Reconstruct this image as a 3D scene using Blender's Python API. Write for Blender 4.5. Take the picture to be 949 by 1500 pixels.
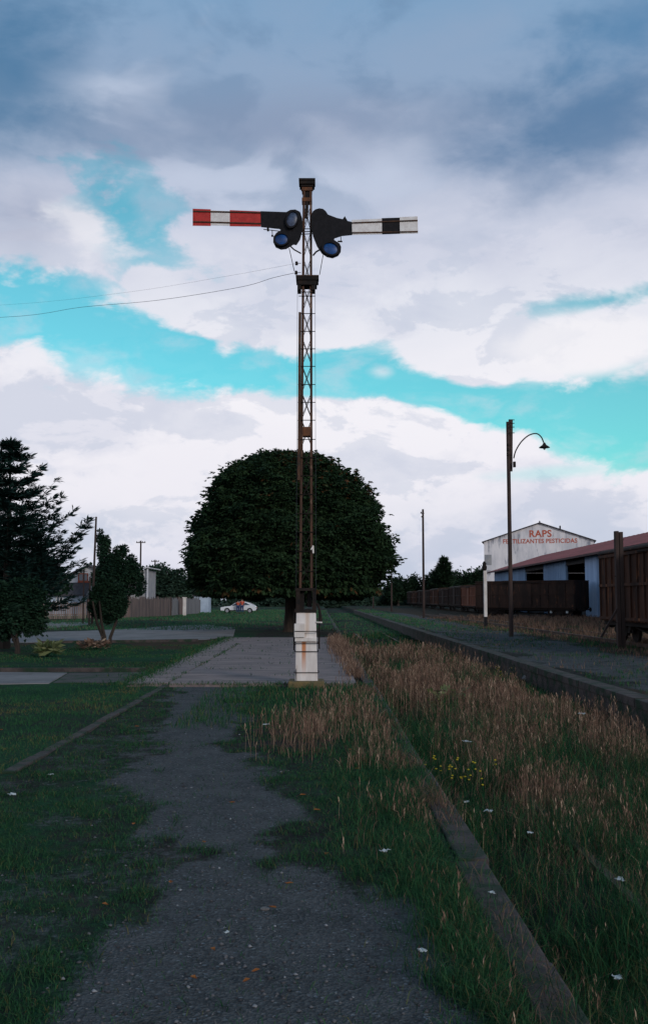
import bpy, bmesh, math, random
import numpy as np
from mathutils import Vector, Matrix, Euler

random.seed(7)
RNG = np.random.default_rng(11)
for o in list(bpy.data.objects):
    bpy.data.objects.remove(o)
scene = bpy.context.scene
COL = scene.collection

# ------------------------------------------------------------------ camera
F = 1458.0
PITCH = math.atan(128.0 / F)
YAW = -math.atan(6.5 / F)
EYE = Vector((0, 0, 1.6))
cam_d = bpy.data.cameras.new('camera')
cam = bpy.data.objects.new('camera', cam_d)
COL.objects.link(cam)
cam.location = EYE
cam.rotation_euler = (math.pi / 2 + PITCH, 0, YAW)
cam_d.sensor_fit = 'VERTICAL'
cam_d.sensor_height = 36
cam_d.lens = 35
cam_d.clip_start = 0.05
cam_d.clip_end = 5000
scene.camera = cam
CR = Euler((math.pi / 2 + PITCH, 0, YAW)).to_matrix()


def ray(px, py):
    return (CR @ Vector(((px - 474.5) / F, (750 - py) / F, -1))).normalized()


def P(px, py, Y):
    """point at depth Y seen at photo pixel (px, py)"""
    d = ray(px, py)
    return EYE + d * (Y / d.y)


def G(px, py, z=0.0):
    d = ray(px, py)
    return EYE + d * ((z - EYE.z) / d.z)


def AE(px, py):
    d = ray(px, py)
    return math.atan2(d.x, d.y), math.asin(d.z)


# ------------------------------------------------------------------ world
SUN_EL, SUN_AZ = math.radians(19), math.radians(148)   # azimuth from +Y towards +X (behind the camera, right)
world = bpy.data.worlds.new('World')
scene.world = world
world.use_nodes = True
wt = world.node_tree
wt.nodes.clear()


class X:
    """tiny expression builder for shader math"""
    tree = None

    def __init__(s, sock): s.s = sock

    @staticmethod
    def m(op, *a, clamp=False):
        n = X.tree.nodes.new('ShaderNodeMath')
        n.operation = op
        n.use_clamp = clamp
        for i, v in enumerate(a):
            if isinstance(v, X): X.tree.links.new(v.s, n.inputs[i])
            else: n.inputs[i].default_value = v
        return X(n.outputs[0])
    def __add__(s, o): return X.m('ADD', s, o)
    __radd__ = __add__
    def __sub__(s, o): return X.m('SUBTRACT', s, o)
    def __rsub__(s, o): return X.m('SUBTRACT', o, s)
    def __mul__(s, o): return X.m('MULTIPLY', s, o)
    __rmul__ = __mul__
    def __truediv__(s, o): return X.m('DIVIDE', s, o)


def smooth(x, a, b):
    n = X.tree.nodes.new('ShaderNodeMapRange')
    n.interpolation_type = 'SMOOTHSTEP'
    X.tree.links.new(x.s, n.inputs[0])
    n.inputs[1].default_value = a
    n.inputs[2].default_value = b
    return X(n.outputs[0])


def fcurve(x, pts, lo, hi):
    """float curve through (x, value) points; both axes are rescaled to 0..1"""
    n = X.tree.nodes.new('ShaderNodeFloatCurve')
    vs = [p[1] for p in pts]
    v0, v1 = min(vs), max(vs)
    t = (x - lo) * (1.0 / (hi - lo))
    t = X.m('MINIMUM', X.m('MAXIMUM', t, 0.0), 1.0)
    X.tree.links.new(t.s, n.inputs['Value'])
    c = n.mapping.curves[0]
    q = sorted([((a - lo) / (hi - lo), (b - v0) / (v1 - v0)) for a, b in pts])
    c.points[0].location = q[0]
    c.points[1].location = q[-1]
    for a in q[1:-1]: c.points.new(*a)
    n.mapping.update()
    return X(n.outputs[0]) * (v1 - v0) + v0


def noise(vec, scale, detail=6, rough=0.55, dist=0.0, out=0):
    n = X.tree.nodes.new('ShaderNodeTexNoise')
    n.inputs['Scale'].default_value = scale
    n.inputs['Detail'].default_value = detail
    n.inputs['Roughness'].default_value = rough
    n.inputs['Distortion'].default_value = dist
    if vec is not None: X.tree.links.new(vec, n.inputs['Vector'])
    return X(n.outputs[out])


def mixc(fac, a, b, blend='MIX'):
    n = X.tree.nodes.new('ShaderNodeMix')
    n.data_type = 'RGBA'
    n.blend_type = blend
    for i, v in ((0, fac), (6, a), (7, b)):
        if isinstance(v, X): X.tree.links.new(v.s, n.inputs[i])
        elif i == 0: n.inputs[0].default_value = v
        else: n.inputs[i].default_value = (*v, 1)
    return X(n.outputs[2])


def lin(r, g, b):
    return tuple(((c / 255) / 12.92 if c / 255 < 0.04045 else ((c / 255 + 0.055) / 1.055) ** 2.4) for c in (r, g, b))


X.tree = wt
tc = wt.nodes.new('ShaderNodeTexCoord')
sep = wt.nodes.new('ShaderNodeSeparateXYZ')
wt.links.new(tc.outputs['Generated'], sep.inputs[0])
sx, sy, sz = (X(sep.outputs[i]) for i in range(3))
az = X.m('ARCTAN2', sx, sy)
el = X.m('ARCSINE', sz)
# stretched direction space for the clouds: flatter towards the horizon
comb = wt.nodes.new('ShaderNodeCombineXYZ')
wt.links.new(az.s, comb.inputs[0])
wt.links.new((el * 1.9).s, comb.inputs[1])
comb.inputs[2].default_value = 3.7
cv = comb.outputs[0]
n_big = noise(cv, 4.5, 8, 0.55, 0.25)
n_mid = noise(cv, 13, 8, 0.58, 0.2)
n_soft = noise(cv, 3.2, 3, 0.5, 0.2)
n_low = noise(cv, 7.5, 5, 0.5, 0.4)


def A(px): return AE(px, 500)[0]
def E(py): return AE(474, py)[1]


AZ0, AZ1 = -0.45, 0.45
ctr = fcurve(az, [(AZ0, E(440)), (A(0), E(455)), (A(100), E(478)), (A(200), E(505)), (A(300), E(533)), (A(400), E(548)),
                  (A(480), E(545)), (A(600), E(560)), (A(700), E(592)), (A(800), E(612)), (A(949), E(622)), (AZ1, E(600))], AZ0, AZ1)
hw = fcurve(az, [(AZ0, .05), (A(0), .044), (A(100), .042), (A(200), .036), (A(300), .032), (A(400), .022), (A(480), .028),
                 (A(600), .028), (A(700), .026), (A(800), .034), (A(949), .056), (AZ1, .06)], AZ0, AZ1)
dist = X.m('ABSOLUTE', el - ctr) / (hw * 1.22)
band = 1.0 - dist + (n_big - 0.5) * 2.3 + (n_mid - 0.5) * 1.6
gap = smooth(band, -0.02, 0.34)


def blob(px, py, rx, ry, ang=0.0):
    a0, e0 = AE(px, py)
    rx, ry = rx / F, ry / F
    c, s = math.cos(ang), math.sin(ang)
    da, de = az - a0, el - e0
    u = (da * c + de * s) / rx
    v = (de * c - da * s) / ry
    return 1.0 - X.m('SQRT', u * u + v * v)


def blobmask(px, py, rx, ry, ang=0.0, lo=0.0, hi=0.6, am=1.6, fm=1.2):
    return smooth(blob(px, py, rx, ry, ang) + (n_big - 0.5) * am + (n_mid - 0.5) * fm, lo, hi)


g2 = blobmask(185, 318, 120, 75, -0.45, 0.05, 0.6, 2.4, 3.0) * 0.9
g3 = blobmask(890, 440, 170, 24, 0.08, 0.0, 0.7, 2.4, 2.6) * 0.85
g5 = blobmask(830, 690, 170, 16, 0.05, 0.1, 0.9) * 0.35
w1 = blobmask(860, 505, 150, 62, 0.03, 0.0, 0.45)          # white cloud at the right between the gaps
w2 = blobmask(600, 478, 120, 22, -0.2, 0.0, 0.5) * 0.9
w4 = blobmask(560, 545, 34, 18, 0.0, 0.0, 0.8) * 0.6
w3 = blobmask(118, 335, 85, 58, -0.2, 0.0, 0.9, 2.6, 2.8)              # bright puff in the left gap
gap = X.m('MAXIMUM', X.m('MAXIMUM', gap, g2), X.m('MAXIMUM', g3, g5))
gap = gap * (1.0 - w1 * 0.97) * (1.0 - w2) * (1.0 - w3) * (1.0 - w4)
# beyond the photographed part of the sky: broken cloud
outside = smooth(X.m('ABSOLUTE', az), 0.5, 0.8)
gap = gap * (1.0 - outside) + smooth(n_big + (n_mid - 0.5) * 0.4, 0.60, 0.70) * outside * 0.5
gap = gap * smooth(el, 0.015, 0.1)

# cloud colour by elevation
rampn = wt.nodes.new('ShaderNodeValToRGB')
elw = el + (n_low - 0.5) * 0.10 + (n_mid - 0.5) * 0.05
wt.links.new((elw * (1 / 0.8)).s, rampn.inputs[0])
cr = rampn.color_ramp
stops = [(0.0, (212, 214, 230)), (E(830), (226, 226, 238)), (E(740), (238, 236, 244)), (E(600), (244, 242, 248)), (E(450), (228, 230, 240)),
         (E(360), (208, 212, 228)), (E(280), (176, 187, 210)), (E(200), (146, 166, 194)), (E(110), (142, 166, 196)),
         (E(0), (128, 162, 196)), (0.78, (84, 118, 148))]
cr.elements[0].position = 0
cr.elements[0].color = (*lin(*stops[0][1]), 1)
cr.elements[1].position = stops[-1][0] / 0.8
cr.elements[1].color = (*lin(*stops[-1][1]), 1)
for p, c in stops[1:-1]:
    e = cr.elements.new(p / 0.8)
    e.color = (*lin(*c), 1)
cloud = X(rampn.outputs[0])
upper = smooth(el, E(420), E(230))
wisp = smooth(n_soft + (n_mid - 0.5) * 0.5, 0.50, 0.72)
cloud = mixc(wisp * upper * 0.7, cloud, lin(198, 208, 228))
darkm = smooth(n_low + (n_mid - 0.5) * 0.3, 0.48, 0.62)
cloud = mixc(darkm * upper * 0.42, cloud, lin(104, 134, 168))
cloud = mixc(blobmask(420, 190, 430, 60, 0.02, -0.2, 0.9, 0.9, 0.5) * 0.45, cloud, lin(134, 146, 174))
cloud = mixc(blobmask(20, 110, 170, 140, 0.3, -0.2, 0.9, 1.6, 1.0) * 0.85, cloud, lin(66, 116, 156))
cloud = mixc(blobmask(880, 170, 250, 90, 0.2, -0.2, 0.9, 1.8, 1.2) * 0.8, cloud, lin(78, 118, 158))
cloud = mixc(blobmask(930, 40, 190, 80, 0.2, -0.1, 0.9, 1.6, 1.0) * 0.8, cloud, lin(66, 122, 166))
cloud = mixc(blobmask(30, 330, 110, 90, 0.2, -0.1, 1.0, 0.8, 0.4) * 0.5, cloud, lin(150, 160, 186))
lowgrey = smooth(n_big + (n_mid - 0.5) * 0.5, 0.46, 0.62) * (1.0 - upper)
cloud = mixc(lowgrey * 0.42, cloud, lin(196, 202, 222))
puff = smooth(noise(cv, 9.0, 9, 0.6, 0.5) + (n_mid - 0.5) * 0.6, 0.49, 0.555) * (1.0 - upper)
cloud = mixc(puff * 0.38, cloud, lin(188, 198, 218))
strat = smooth(n_big * 0.5 + n_low * 0.5, 0.42, 0.56) * smooth(el, E(700), E(800))
cloud = mixc(strat * 0.5, cloud, lin(184, 196, 216))
cloud = mixc(smooth(el, 0.62, 0.95) * 0.85, cloud, lin(58, 104, 130))
cloud = mixc(X.m('MAXIMUM', w1, w3 * 0.8) * 0.7, cloud, lin(246, 244, 248))

skyn = wt.nodes.new('ShaderNodeTexSky')
skyn.sky_type = 'NISHITA'
skyn.sun_disc = False
skyn.sun_elevation = SUN_EL
skyn.sun_rotation = SUN_AZ
skyn.air_density = 1.0
# colour balance of the old print: the clear sky is cyan
skyt = mixc(1.0, X(skyn.outputs[0]), (0.40, 1.52, 1.36), 'MULTIPLY')
K = 10.0
cloudK = mixc(1.0, cloud, (K, K, K), 'MULTIPLY')
veil = smooth(n_mid + (n_big - 0.5) * 0.8, 0.42, 0.72)
thin = mixc(veil * 0.42 + 0.08, skyt, cloudK)
col = mixc(gap, cloudK, thin)
col = mixc(smooth(el, 0.0, -0.05), col, (0.35, 0.38, 0.42))
bg = wt.nodes.new('ShaderNodeBackground')
bg.inputs['Strength'].default_value = 0.1
wt.links.new(col.s, bg.inputs['Color'])
wo = wt.nodes.new('ShaderNodeOutputWorld')
wt.links.new(bg.outputs[0], wo.inputs[0])

# ------------------------------------------------------------------ sun (weak, through cloud, behind the photographer)
sd = bpy.data.lights.new('sun', 'SUN')
sd.energy = 1.25
sd.angle = math.radians(12)
sd.color = (1.0, 0.93, 0.86)
so = bpy.data.objects.new('sun', sd)
COL.objects.link(so)
sdir = Vector((math.sin(SUN_AZ) * math.cos(SUN_EL), math.cos(SUN_AZ) * math.cos(SUN_EL), math.sin(SUN_EL)))
so.rotation_euler = sdir.to_track_quat('Z', 'Y').to_euler()
so.location = (0, 0, 60)

scene.view_settings.view_transform = 'Standard'
scene.view_settings.look = 'None'
scene.view_settings.exposure = 0.0
scene.view_settings.gamma = 1.0


# ------------------------------------------------------------------ materials
def mat(name, c1, c2=None, c3=None, scale=4.0, rough=0.85, metal=0.0, bump=0.0, bscale=None, stretch=(1, 1, 1), lo=0.35, hi=0.65,
        c3lo=0.6, c3hi=0.7, c3scale=None, spec=0.3, space='Object'):
    m = bpy.data.materials.new(name)
    m.use_nodes = True
    t = m.node_tree
    X.tree = t
    b = t.nodes['Principled BSDF']
    b.inputs['Roughness'].default_value = rough
    b.inputs['Metallic'].default_value = metal
    b.inputs['Specular IOR Level'].default_value = spec
    if c2 is None:
        b.inputs['Base Color'].default_value = (*c1, 1)
    tcn = t.nodes.new('ShaderNodeTexCoord')
    mp = t.nodes.new('ShaderNodeMapping')
    mp.inputs['Scale'].default_value = stretch
    t.links.new(tcn.outputs[space], mp.inputs[0])
    v = mp.outputs[0]
    if c2 is not None:
        n = noise(v, scale, 8, 0.62)
        c = mixc(smooth(n, lo, hi), c1, c2)
        if c3 is not None:
            n2 = noise(v, c3scale or scale * 2.7, 6, 0.6)
            c = mixc(smooth(n2, c3lo, c3hi), c, c3)
        t.links.new(c.s, b.inputs['Base Color'])
    if bump:
        bn = t.nodes.new('ShaderNodeBump')
        bn.inputs['Strength'].default_value = 1
        bn.inputs['Distance'].default_value = bump
        nn = noise(v, bscale or scale * 6, 5, 0.6)
        t.links.new(nn.s, bn.inputs['Height'])
        t.links.new(bn.outputs[0], b.inputs['Normal'])
    return m


def leafmat(name, ca, cb, cc=None, rough=0.6, transl=0.15):
    """colours vary from leaf to leaf by the 'tint' attribute"""
    m = bpy.data.materials.new(name)
    m.use_nodes = True
    t = m.node_tree
    X.tree = t
    b = t.nodes['Principled BSDF']
    b.inputs['Roughness'].default_value = rough
    b.inputs['Specular IOR Level'].default_value = 0.08
    at = t.nodes.new('ShaderNodeAttribute')
    at.attribute_name = 'tint'
    f = X(at.outputs['Fac'])
    if cc is None:
        c = mixc(f, ca, cb)
    else:
        c = mixc(smooth(f, 0.0, 0.7), ca, cb)
        c = mixc(smooth(f, 0.8, 1.0), c, cc)
    t.links.new(c.s, b.inputs['Base Color'])
    tr = t.nodes.new('ShaderNodeBsdfTranslucent')
    t.links.new(c.s, tr.inputs[0])
    ms = t.nodes.new('ShaderNodeMixShader')
    ms.inputs[0].default_value = transl
    t.links.new(b.outputs[0], ms.inputs[1])
    t.links.new(tr.outputs[0], ms.inputs[2])
    t.links.new(ms.outputs[0], t.nodes['Material Output'].inputs[0])
    return m


M = {}
M['white_paint'] = mat('white_paint', (.74, .70, .67), (.60, .54, .50), (.36, .22, .12), scale=5, c3scale=9, c3lo=.66, c3hi=.74, bump=.003, stretch=(1, 1, .35))
M['rust_dark'] = mat('rust_dark', (.05, .028, .02), (.10, .05, .03), (.035, .026, .022), scale=6, c3scale=14, c3lo=.5, c3hi=.62, rough=.9, bump=.002, stretch=(1, 1, .5))
M['rust_orange'] = mat('rust_orange', (.16, .065, .03), (.08, .04, .026), scale=7, rough=.9, bump=.002)
M['iron_dark'] = mat('iron_dark', (.012, .011, .011), (.026, .018, .015), (.07, .035, .02), scale=8, c3scale=15, c3lo=.66, c3hi=.72, rough=.8, spec=.15, bump=.001)
M['wire'] = mat('wire', (.035, .04, .05), rough=.6)
M['black_paint'] = mat('black_paint', (.005, .005, .007), (.011, .010, .013), scale=12, rough=.6, spec=.15, bump=.001)
M['red_paint'] = mat('red_paint', (.50, .035, .03), (.38, .025, .022), (.62, .08, .06), scale=9, c3scale=20, c3lo=.62, c3hi=.7, rough=.6)
M['arm_white'] = mat('arm_white', (.78, .76, .75), (.66, .62, .61), (.22, .13, .10), scale=10, c3scale=9, c3lo=.68, c3hi=.73, rough=.6)
M['lens_blue'] = mat('lens_blue', (.006, .07, .26), (.005, .03, .12), scale=9, rough=.3, spec=.4)
M['lens_grey'] = mat('lens_grey', (.07, .10, .18), (.02, .03, .06), scale=11, rough=.3, spec=.4)
M['mossy_concrete'] = mat('mossy_concrete', (.17, .12, .05), (.10, .09, .05), (.05, .06, .025), scale=7, bump=.01)
M['concrete'] = mat('concrete', (.28, .215, .205), (.17, .135, .13), (.085, .075, .068), scale=1.6, c3scale=5, stretch=(.5, 1.6, 1), bump=.006, bscale=40)
M['coping'] = mat('coping', (.082, .064, .06), (.036, .031, .030), (.015, .034, .018), scale=4, c3scale=3.2, c3lo=.47, c3hi=.6, bump=.02, bscale=22)
M['asphalt'] = mat('asphalt', (.22, .21, .215), (.15, .145, .15), (.09, .085, .08), scale=.8, c3scale=2, bump=.004, bscale=60)
M['old_asphalt'] = mat('old_asphalt', (.075, .068, .066), (.045, .045, .042), (.02, .045, .022), scale=1.6, c3scale=2.2, c3lo=.5, c3hi=.58, bump=.01, bscale=30)
M['bark'] = mat('bark', (.05, .036, .028), (.025, .02, .017), scale=6, bump=.02, stretch=(1, 1, .25))
M['pole_wood'] = mat('pole_wood', (.06, .038, .032), (.032, .022, .02), (.12, .07, .055), scale=5, c3scale=11, c3lo=.62, c3hi=.72, stretch=(1, 1, .1), bump=.004)
M['fence_wood'] = mat('fence_wood', (.15, .115, .105), (.085, .07, .07), (.045, .038, .038), scale=2.2, c3scale=6, stretch=(1, 1, .12), bump=.004)
M['fence_light'] = mat('fence_light', (.27, .20, .17), (.11, .08, .07), scale=2.5, stretch=(1, 1, .12), bump=.004)
M['house_white'] = mat('house_white', (.62, .62, .64), (.5, .5, .53), scale=1.1)
M['house_blue'] = mat('house_blue', (.42, .50, .60), (.33, .40, .50), scale=1.1)
M['roof_dark'] = mat('roof_dark', (.05, .045, .05), (.08, .07, .075), scale=2, stretch=(4, 1, 1))
M['trim_red'] = mat('trim_red', (.30, .07, .035), (.2, .05, .03), scale=3)
M['glass'] = mat('glass', (.05, .07, .09), rough=.08, spec=.8)
M['car_white'] = mat('car_white', (.72, .73, .75), (.66, .67, .70), scale=1, rough=.3, spec=.5)
M['rubber'] = mat('rubber', (.015, .015, .017), rough=.9)
M['chrome'] = mat('chrome', (.35, .36, .38), rough=.4, metal=.6)
M['amber'] = mat('amber', (.5, .15, .03), rough=.4)
M['skin'] = mat('skin', (.38, .22, .16), rough=.6)
M['hair'] = mat('hair', (.02, .015, .012), rough=.8)
M['shirt_red'] = mat('shirt_red', (.55, .10, .05), (.45, .07, .04), scale=6)
M['jeans'] = mat('jeans', (.03, .06, .16), (.02, .04, .11), scale=6)
M['paper'] = mat('paper', (.55, .60, .62), (.28, .32, .33), scale=20)
M['wagon_rust'] = mat('wagon_rust', (.085, .034, .019), (.030, .017, .013), (.20, .075, .032), scale=1.6, c3scale=3.0, c3lo=.56, c3hi=.68, stretch=(1, 1, .25), bump=.006, rough=.95)
M['wagon_brown'] = mat('wagon_brown', (.042, .022, .016), (.020, .013, .011), (.10, .042, .024), scale=1.6, c3scale=3.5, c3lo=.58, c3hi=.7, stretch=(1, 1, .3), bump=.006, rough=.95)
M['wagon_orange'] = mat('wagon_orange', (.20, .072, .04), (.12, .048, .03), scale=1.5, stretch=(1, 1, .3), rough=.95)
M['shed_blue'] = mat('shed_blue', (.21, .33, .50), (.145, .24, .385), (.08, .13, .24), scale=.5, c3scale=1.6, c3lo=.58, c3hi=.72, stretch=(1, 1, .2), rough=.8)
M['shed_white'] = mat('shed_white', (.34, .48, .70), (.26, .38, .58), scale=1.0, stretch=(1, 1, .2))
M['shed_dark'] = mat('shed_dark', (.05, .05, .055), (.03, .03, .033), scale=1)
M['roof_red'] = mat('roof_red', (.38, .10, .095), (.27, .075, .07), (.16, .05, .05), scale=.7, c3scale=2.1, c3lo=.6, c3hi=.72, stretch=(1, .2, 1))
M['gable_white'] = mat('gable_white', (.80, .76, .77), (.56, .55, .58), (.26, .27, .32), scale=.45, c3scale=.62, c3lo=.54, c3hi=.66, stretch=(1.3, 1.3, .35), bump=.01, bscale=5)
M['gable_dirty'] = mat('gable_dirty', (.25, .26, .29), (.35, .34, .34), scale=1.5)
M['sign_red'] = mat('sign_red', (.55, .10, .05), (.42, .12, .08), (.5, .35, .32), scale=2.5, c3scale=3.5, c3lo=.62, c3hi=.68)
M['steel_rail'] = mat('steel_rail', (.10, .055, .04), (.06, .04, .035), scale=5, rough=.7)
M['sleeper'] = mat('sleeper', (.06, .045, .035), (.04, .03, .025), scale=4)
M['stone'] = mat('stone', (.2, .19, .19), (.12, .115, .115), scale=9, bump=.01)
M['leaf_chestnut'] = leafmat('leaf_chestnut', (.012, .028, .014), (.034, .066, .028), (.10, .046, .02))
M['leaf_core'] = mat('leaf_core', (.010, .017, .010), (.006, .010, .006), scale=3, bump=.15, bscale=2.5)
M['leaf_conifer'] = leafmat('leaf_conifer', (.008, .024, .022), (.020, .050, .042), transl=.05)
M['leaf_shrub'] = leafmat('leaf_shrub', (.008, .026, .018), (.028, .062, .034))
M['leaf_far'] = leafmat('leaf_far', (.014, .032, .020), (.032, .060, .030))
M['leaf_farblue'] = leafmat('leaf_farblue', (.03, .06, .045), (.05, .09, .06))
M['grass_green'] = leafmat('grass_green', (.010, .042, .022), (.036, .118, .046), (.14, .12, .05), rough=.75, transl=.2)
M['meadow'] = leafmat('meadow', (.02, .085, .04), (.05, .16, .07), (.16, .14, .08), transl=.2)
M['grass_dry'] = leafmat('grass_dry', (.08, .050, .037), (.24, .148, .105), (.48, .34, .24), rough=.85, transl=.2)
M['flower_yellow'] = leafmat('flower_yellow', (.45, .36, .03), (.6, .5, .06), transl=.2)
M['leaf_pale'] = leafmat('leaf_pale', (.10, .14, .05), (.22, .23, .11), transl=.2)
M['leaf_fallen'] = mat('leaf_fallen', (.32, .12, .03), (.22, .07, .02), scale=20)


def ground_material():
    m = bpy.data.materials.new('ground')
    m.use_nodes = True
    t = m.node_tree
    X.tree = t
    b = t.nodes['Principled BSDF']
    b.inputs['Roughness'].default_value = 0.95
    b.inputs['Specular IOR Level'].default_value = 0.04
    at = t.nodes.new('ShaderNodeAttribute')
    at.attribute_name = 'cover'
    sp = t.nodes.new('ShaderNodeSeparateColor')
    t.links.new(at.outputs['Color'], sp.inputs[0])
    gr, gn, dr = (X(sp.outputs[i]) for i in range(3))
    tcn = t.nodes.new('ShaderNodeTexCoord')
    v = tcn.outputs['Object']
    n1 = noise(v, 3.0, 8, .65)
    n2 = noise(v, 22, 6, .7)
    n3 = noise(v, 0.35, 4, .6)
    soil = mixc(smooth(n1, .35, .65), (.046, .046, .044), (.022, .024, .024))
    green = mixc(smooth(n2 * .6 + n3 * .4, .38, .62), (.008, .036, .022), (.024, .088, .040))
    green = mixc(smooth(n1, .55, .75) * .4, green, (.07, .058, .03))
    vor = t.nodes.new('ShaderNodeTexVoronoi')
    vor.inputs['Scale'].default_value = 70
    t.links.new(v, vor.inputs['Vector'])
    vc = t.nodes.new('ShaderNodeSeparateColor')
    t.links.new(vor.outputs['Color'], vc.inputs[0])
    sr = X(vc.outputs[0])
    gravel = mixc(smooth(n1, .3, .7), (.088, .092, .096), (.052, .056, .060))
    gravel = mixc(smooth(sr, .2, .95) * .5, gravel, (.14, .15, .16))
    gravel = mixc(smooth(sr, .975, .985), gravel, (.16, .18, .20))
    gravel = mixc(smooth(n2, .58, .75) * .6, gravel, (.028, .028, .030))
    dry = mixc(smooth(n2, .35, .65), (.085, .060, .042), (.045, .036, .026))
    j = (n2 - .5) * 1.0 + (noise(v, 7.5, 6, .65) - .5) * 1.1
    c = mixc(smooth(gn * .8 + j, .30, .85), soil, green)
    c = mixc(smooth(dr + j, .30, .70), c, dry)
    c = mixc(smooth(gr + j, .30, .66), c, gravel)
    t.links.new(c.s, b.inputs['Base Color'])
    bn = t.nodes.new('ShaderNodeBump')
    bn.inputs['Distance'].default_value = .02
    bn.inputs['Strength'].default_value = .8
    h = n2 * .7 + X(vor.outputs['Distance']) * .8
    t.links.new(h.s, bn.inputs['Height'])
    t.links.new(bn.outputs[0], b.inputs['Normal'])
    return m


M['ground'] = ground_material()


# ------------------------------------------------------------------ mesh helpers
def tag(o, label=None, cat=None, group=None, kind=None):
    if label: o['label'] = label
    if cat: o['category'] = cat
    if group: o['group'] = group
    if kind: o['kind'] = kind
    return o


def thing(name, loc, label, cat, group=None, rz=0.0):
    o = bpy.data.objects.new(name, None)
    o.empty_display_size = .3
    COL.objects.link(o)
    o.location = loc
    o.rotation_euler = (0, 0, rz)
    return tag(o, label, cat, group)


class MB:
    def __init__(s): s.v, s.f, s.m = [], [], []

    def add(s, vs, fs, mi=0):
        k = len(s.v)
        s.v += [tuple(v) for v in vs]
        s.f += [tuple(i + k for i in f) for f in fs]
        s.m += [mi] * len(fs)
        return s

    def box(s, x0, x1, y0, y1, z0, z1, mi=0, R=None, c=None):
        vs = [Vector((x, y, z)) for x in (x0, x1) for y in (y0, y1) for z in (z0, z1)]
        if R is not None:
            c = c or Vector(((x0 + x1) / 2, (y0 + y1) / 2, (z0 + z1) / 2))
            vs = [R @ (v - c) + c for v in vs]
        fs = [(0, 1, 3, 2), (4, 6, 7, 5), (0, 4, 5, 1), (2, 3, 7, 6), (0, 2, 6, 4), (1, 5, 7, 3)]
        return s.add(vs, fs, mi)

    def bar(s, a, b, w, h=None, mi=0):
        """square bar between two points"""
        a, b = Vector(a), Vector(b)
        h = h or w
        d = (b - a).normalized()
        up = Vector((0, 0, 1)) if abs(d.z) < .9 else Vector((0, 1, 0))
        r = d.cross(up).normalized()
        u = r.cross(d)
        vs = [p + r * (w / 2 * i) + u * (h / 2 * j) for p in (a, b) for i, j in ((-1, -1), (1, -1), (1, 1), (-1, 1))]
        fs = [(0, 3, 2, 1), (4, 5, 6, 7), (0, 1, 5, 4), (1, 2, 6, 5), (2, 3, 7, 6), (3, 0, 4, 7)]
        return s.add(vs, fs, mi)

    def tube(s, pts, rad, n=8, mi=0, cap=True):
        pts = [Vector(p) for p in pts]
        if not hasattr(rad, '__len__'): rad = [rad] * len(pts)
        vs, fs = [], []
        prev = None
        for i, p in enumerate(pts):
            d = (pts[min(i + 1, len(pts) - 1)] - pts[max(i - 1, 0)]).normalized()
            up = prev if prev is not None else (Vector((1, 0, 0)) if abs(d.x) < .8 else Vector((0, 1, 0)))
            r = (up - d * up.dot(d)).normalized()
            prev = r
            u = d.cross(r)
            for k in range(n):
                a = 2 * math.pi * k / n
                vs.append(p + (r * math.cos(a) + u * math.sin(a)) * rad[i])
        for i in range(len(pts) - 1):
            for k in range(n):
                a, b = i * n + k, i * n + (k + 1) % n
                fs.append((a, b, b + n, a + n))
        if cap:
            fs.append(tuple(range(n))[::-1])
            fs.append(tuple(range((len(pts) - 1) * n, len(pts) * n)))
        return s.add(vs, fs, mi)

    def lathe(s, c, prof, n=16, mi=0, axis='z'):
        """prof: (radius, height)"""
        c = Vector(c)
        vs, fs = [], []
        for r, h in prof:
            for k in range(n):
                a = 2 * math.pi * k / n
                x, y = r * math.cos(a), r * math.sin(a)
                vs.append(c + (Vector((x, y, h)) if axis == 'z' else Vector((x, h, y)) if axis == 'y' else Vector((h, x, y))))
        for i in range(len(prof) - 1):
            for k in range(n):
                a, b = i * n + k, i * n + (k + 1) % n
                fs.append((a, b, b + n, a + n))
        fs.append(tuple(range(n))[::-1])
        fs.append(tuple(range((len(prof) - 1) * n, len(prof) * n)))
        return s.add(vs, fs, mi)

    def prism(s, pts, th, mi=0, axis='y'):
        """closed outline of 3D points extruded by th along an axis"""
        d = {'x': Vector((th, 0, 0)), 'y': Vector((0, th, 0)), 'z': Vector((0, 0, th))}[axis]
        pts = [Vector(p) for p in pts]
        n = len(pts)
        fs = [tuple(range(n)), tuple(range(n, 2 * n))[::-1]]
        for i in range(n):
            j = (i + 1) % n
            fs.append((i, i + n, j + n, j))
        return s.add(pts + [p + d for p in pts], fs, mi)

    def build(s, name, mats, parent=None, smooth_=False, bevel=0.0, origin=None):
        me = bpy.data.meshes.new(name)
        v = s.v
        if origin is not None:
            o_ = Vector(origin)
            v = [tuple(Vector(p) - o_) for p in v]
        me.from_pydata(v, [], s.f)
        if not isinstance(mats, (list, tuple)): mats = [mats]
        for m in mats: me.materials.append(m)
        me.polygons.foreach_set('material_index', s.m)
        bm = bmesh.new()
        bm.from_mesh(me)
        bmesh.ops.recalc_face_normals(bm, faces=bm.faces)
        bm.to_mesh(me)
        bm.free()
        if smooth_:
            me.polygons.foreach_set('use_smooth', [True] * len(me.polygons))
            me.set_sharp_from_angle(angle=math.radians(40))
        o = bpy.data.objects.new(name, me)
        COL.objects.link(o)
        if parent is not None: o.parent = parent
        if origin is not None: o.location = origin
        if bevel:
            b = o.modifiers.new('bevel', 'BEVEL')
            b.width = bevel
            b.segments = 2
            b.limit_method = 'ANGLE'
        return o


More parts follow.
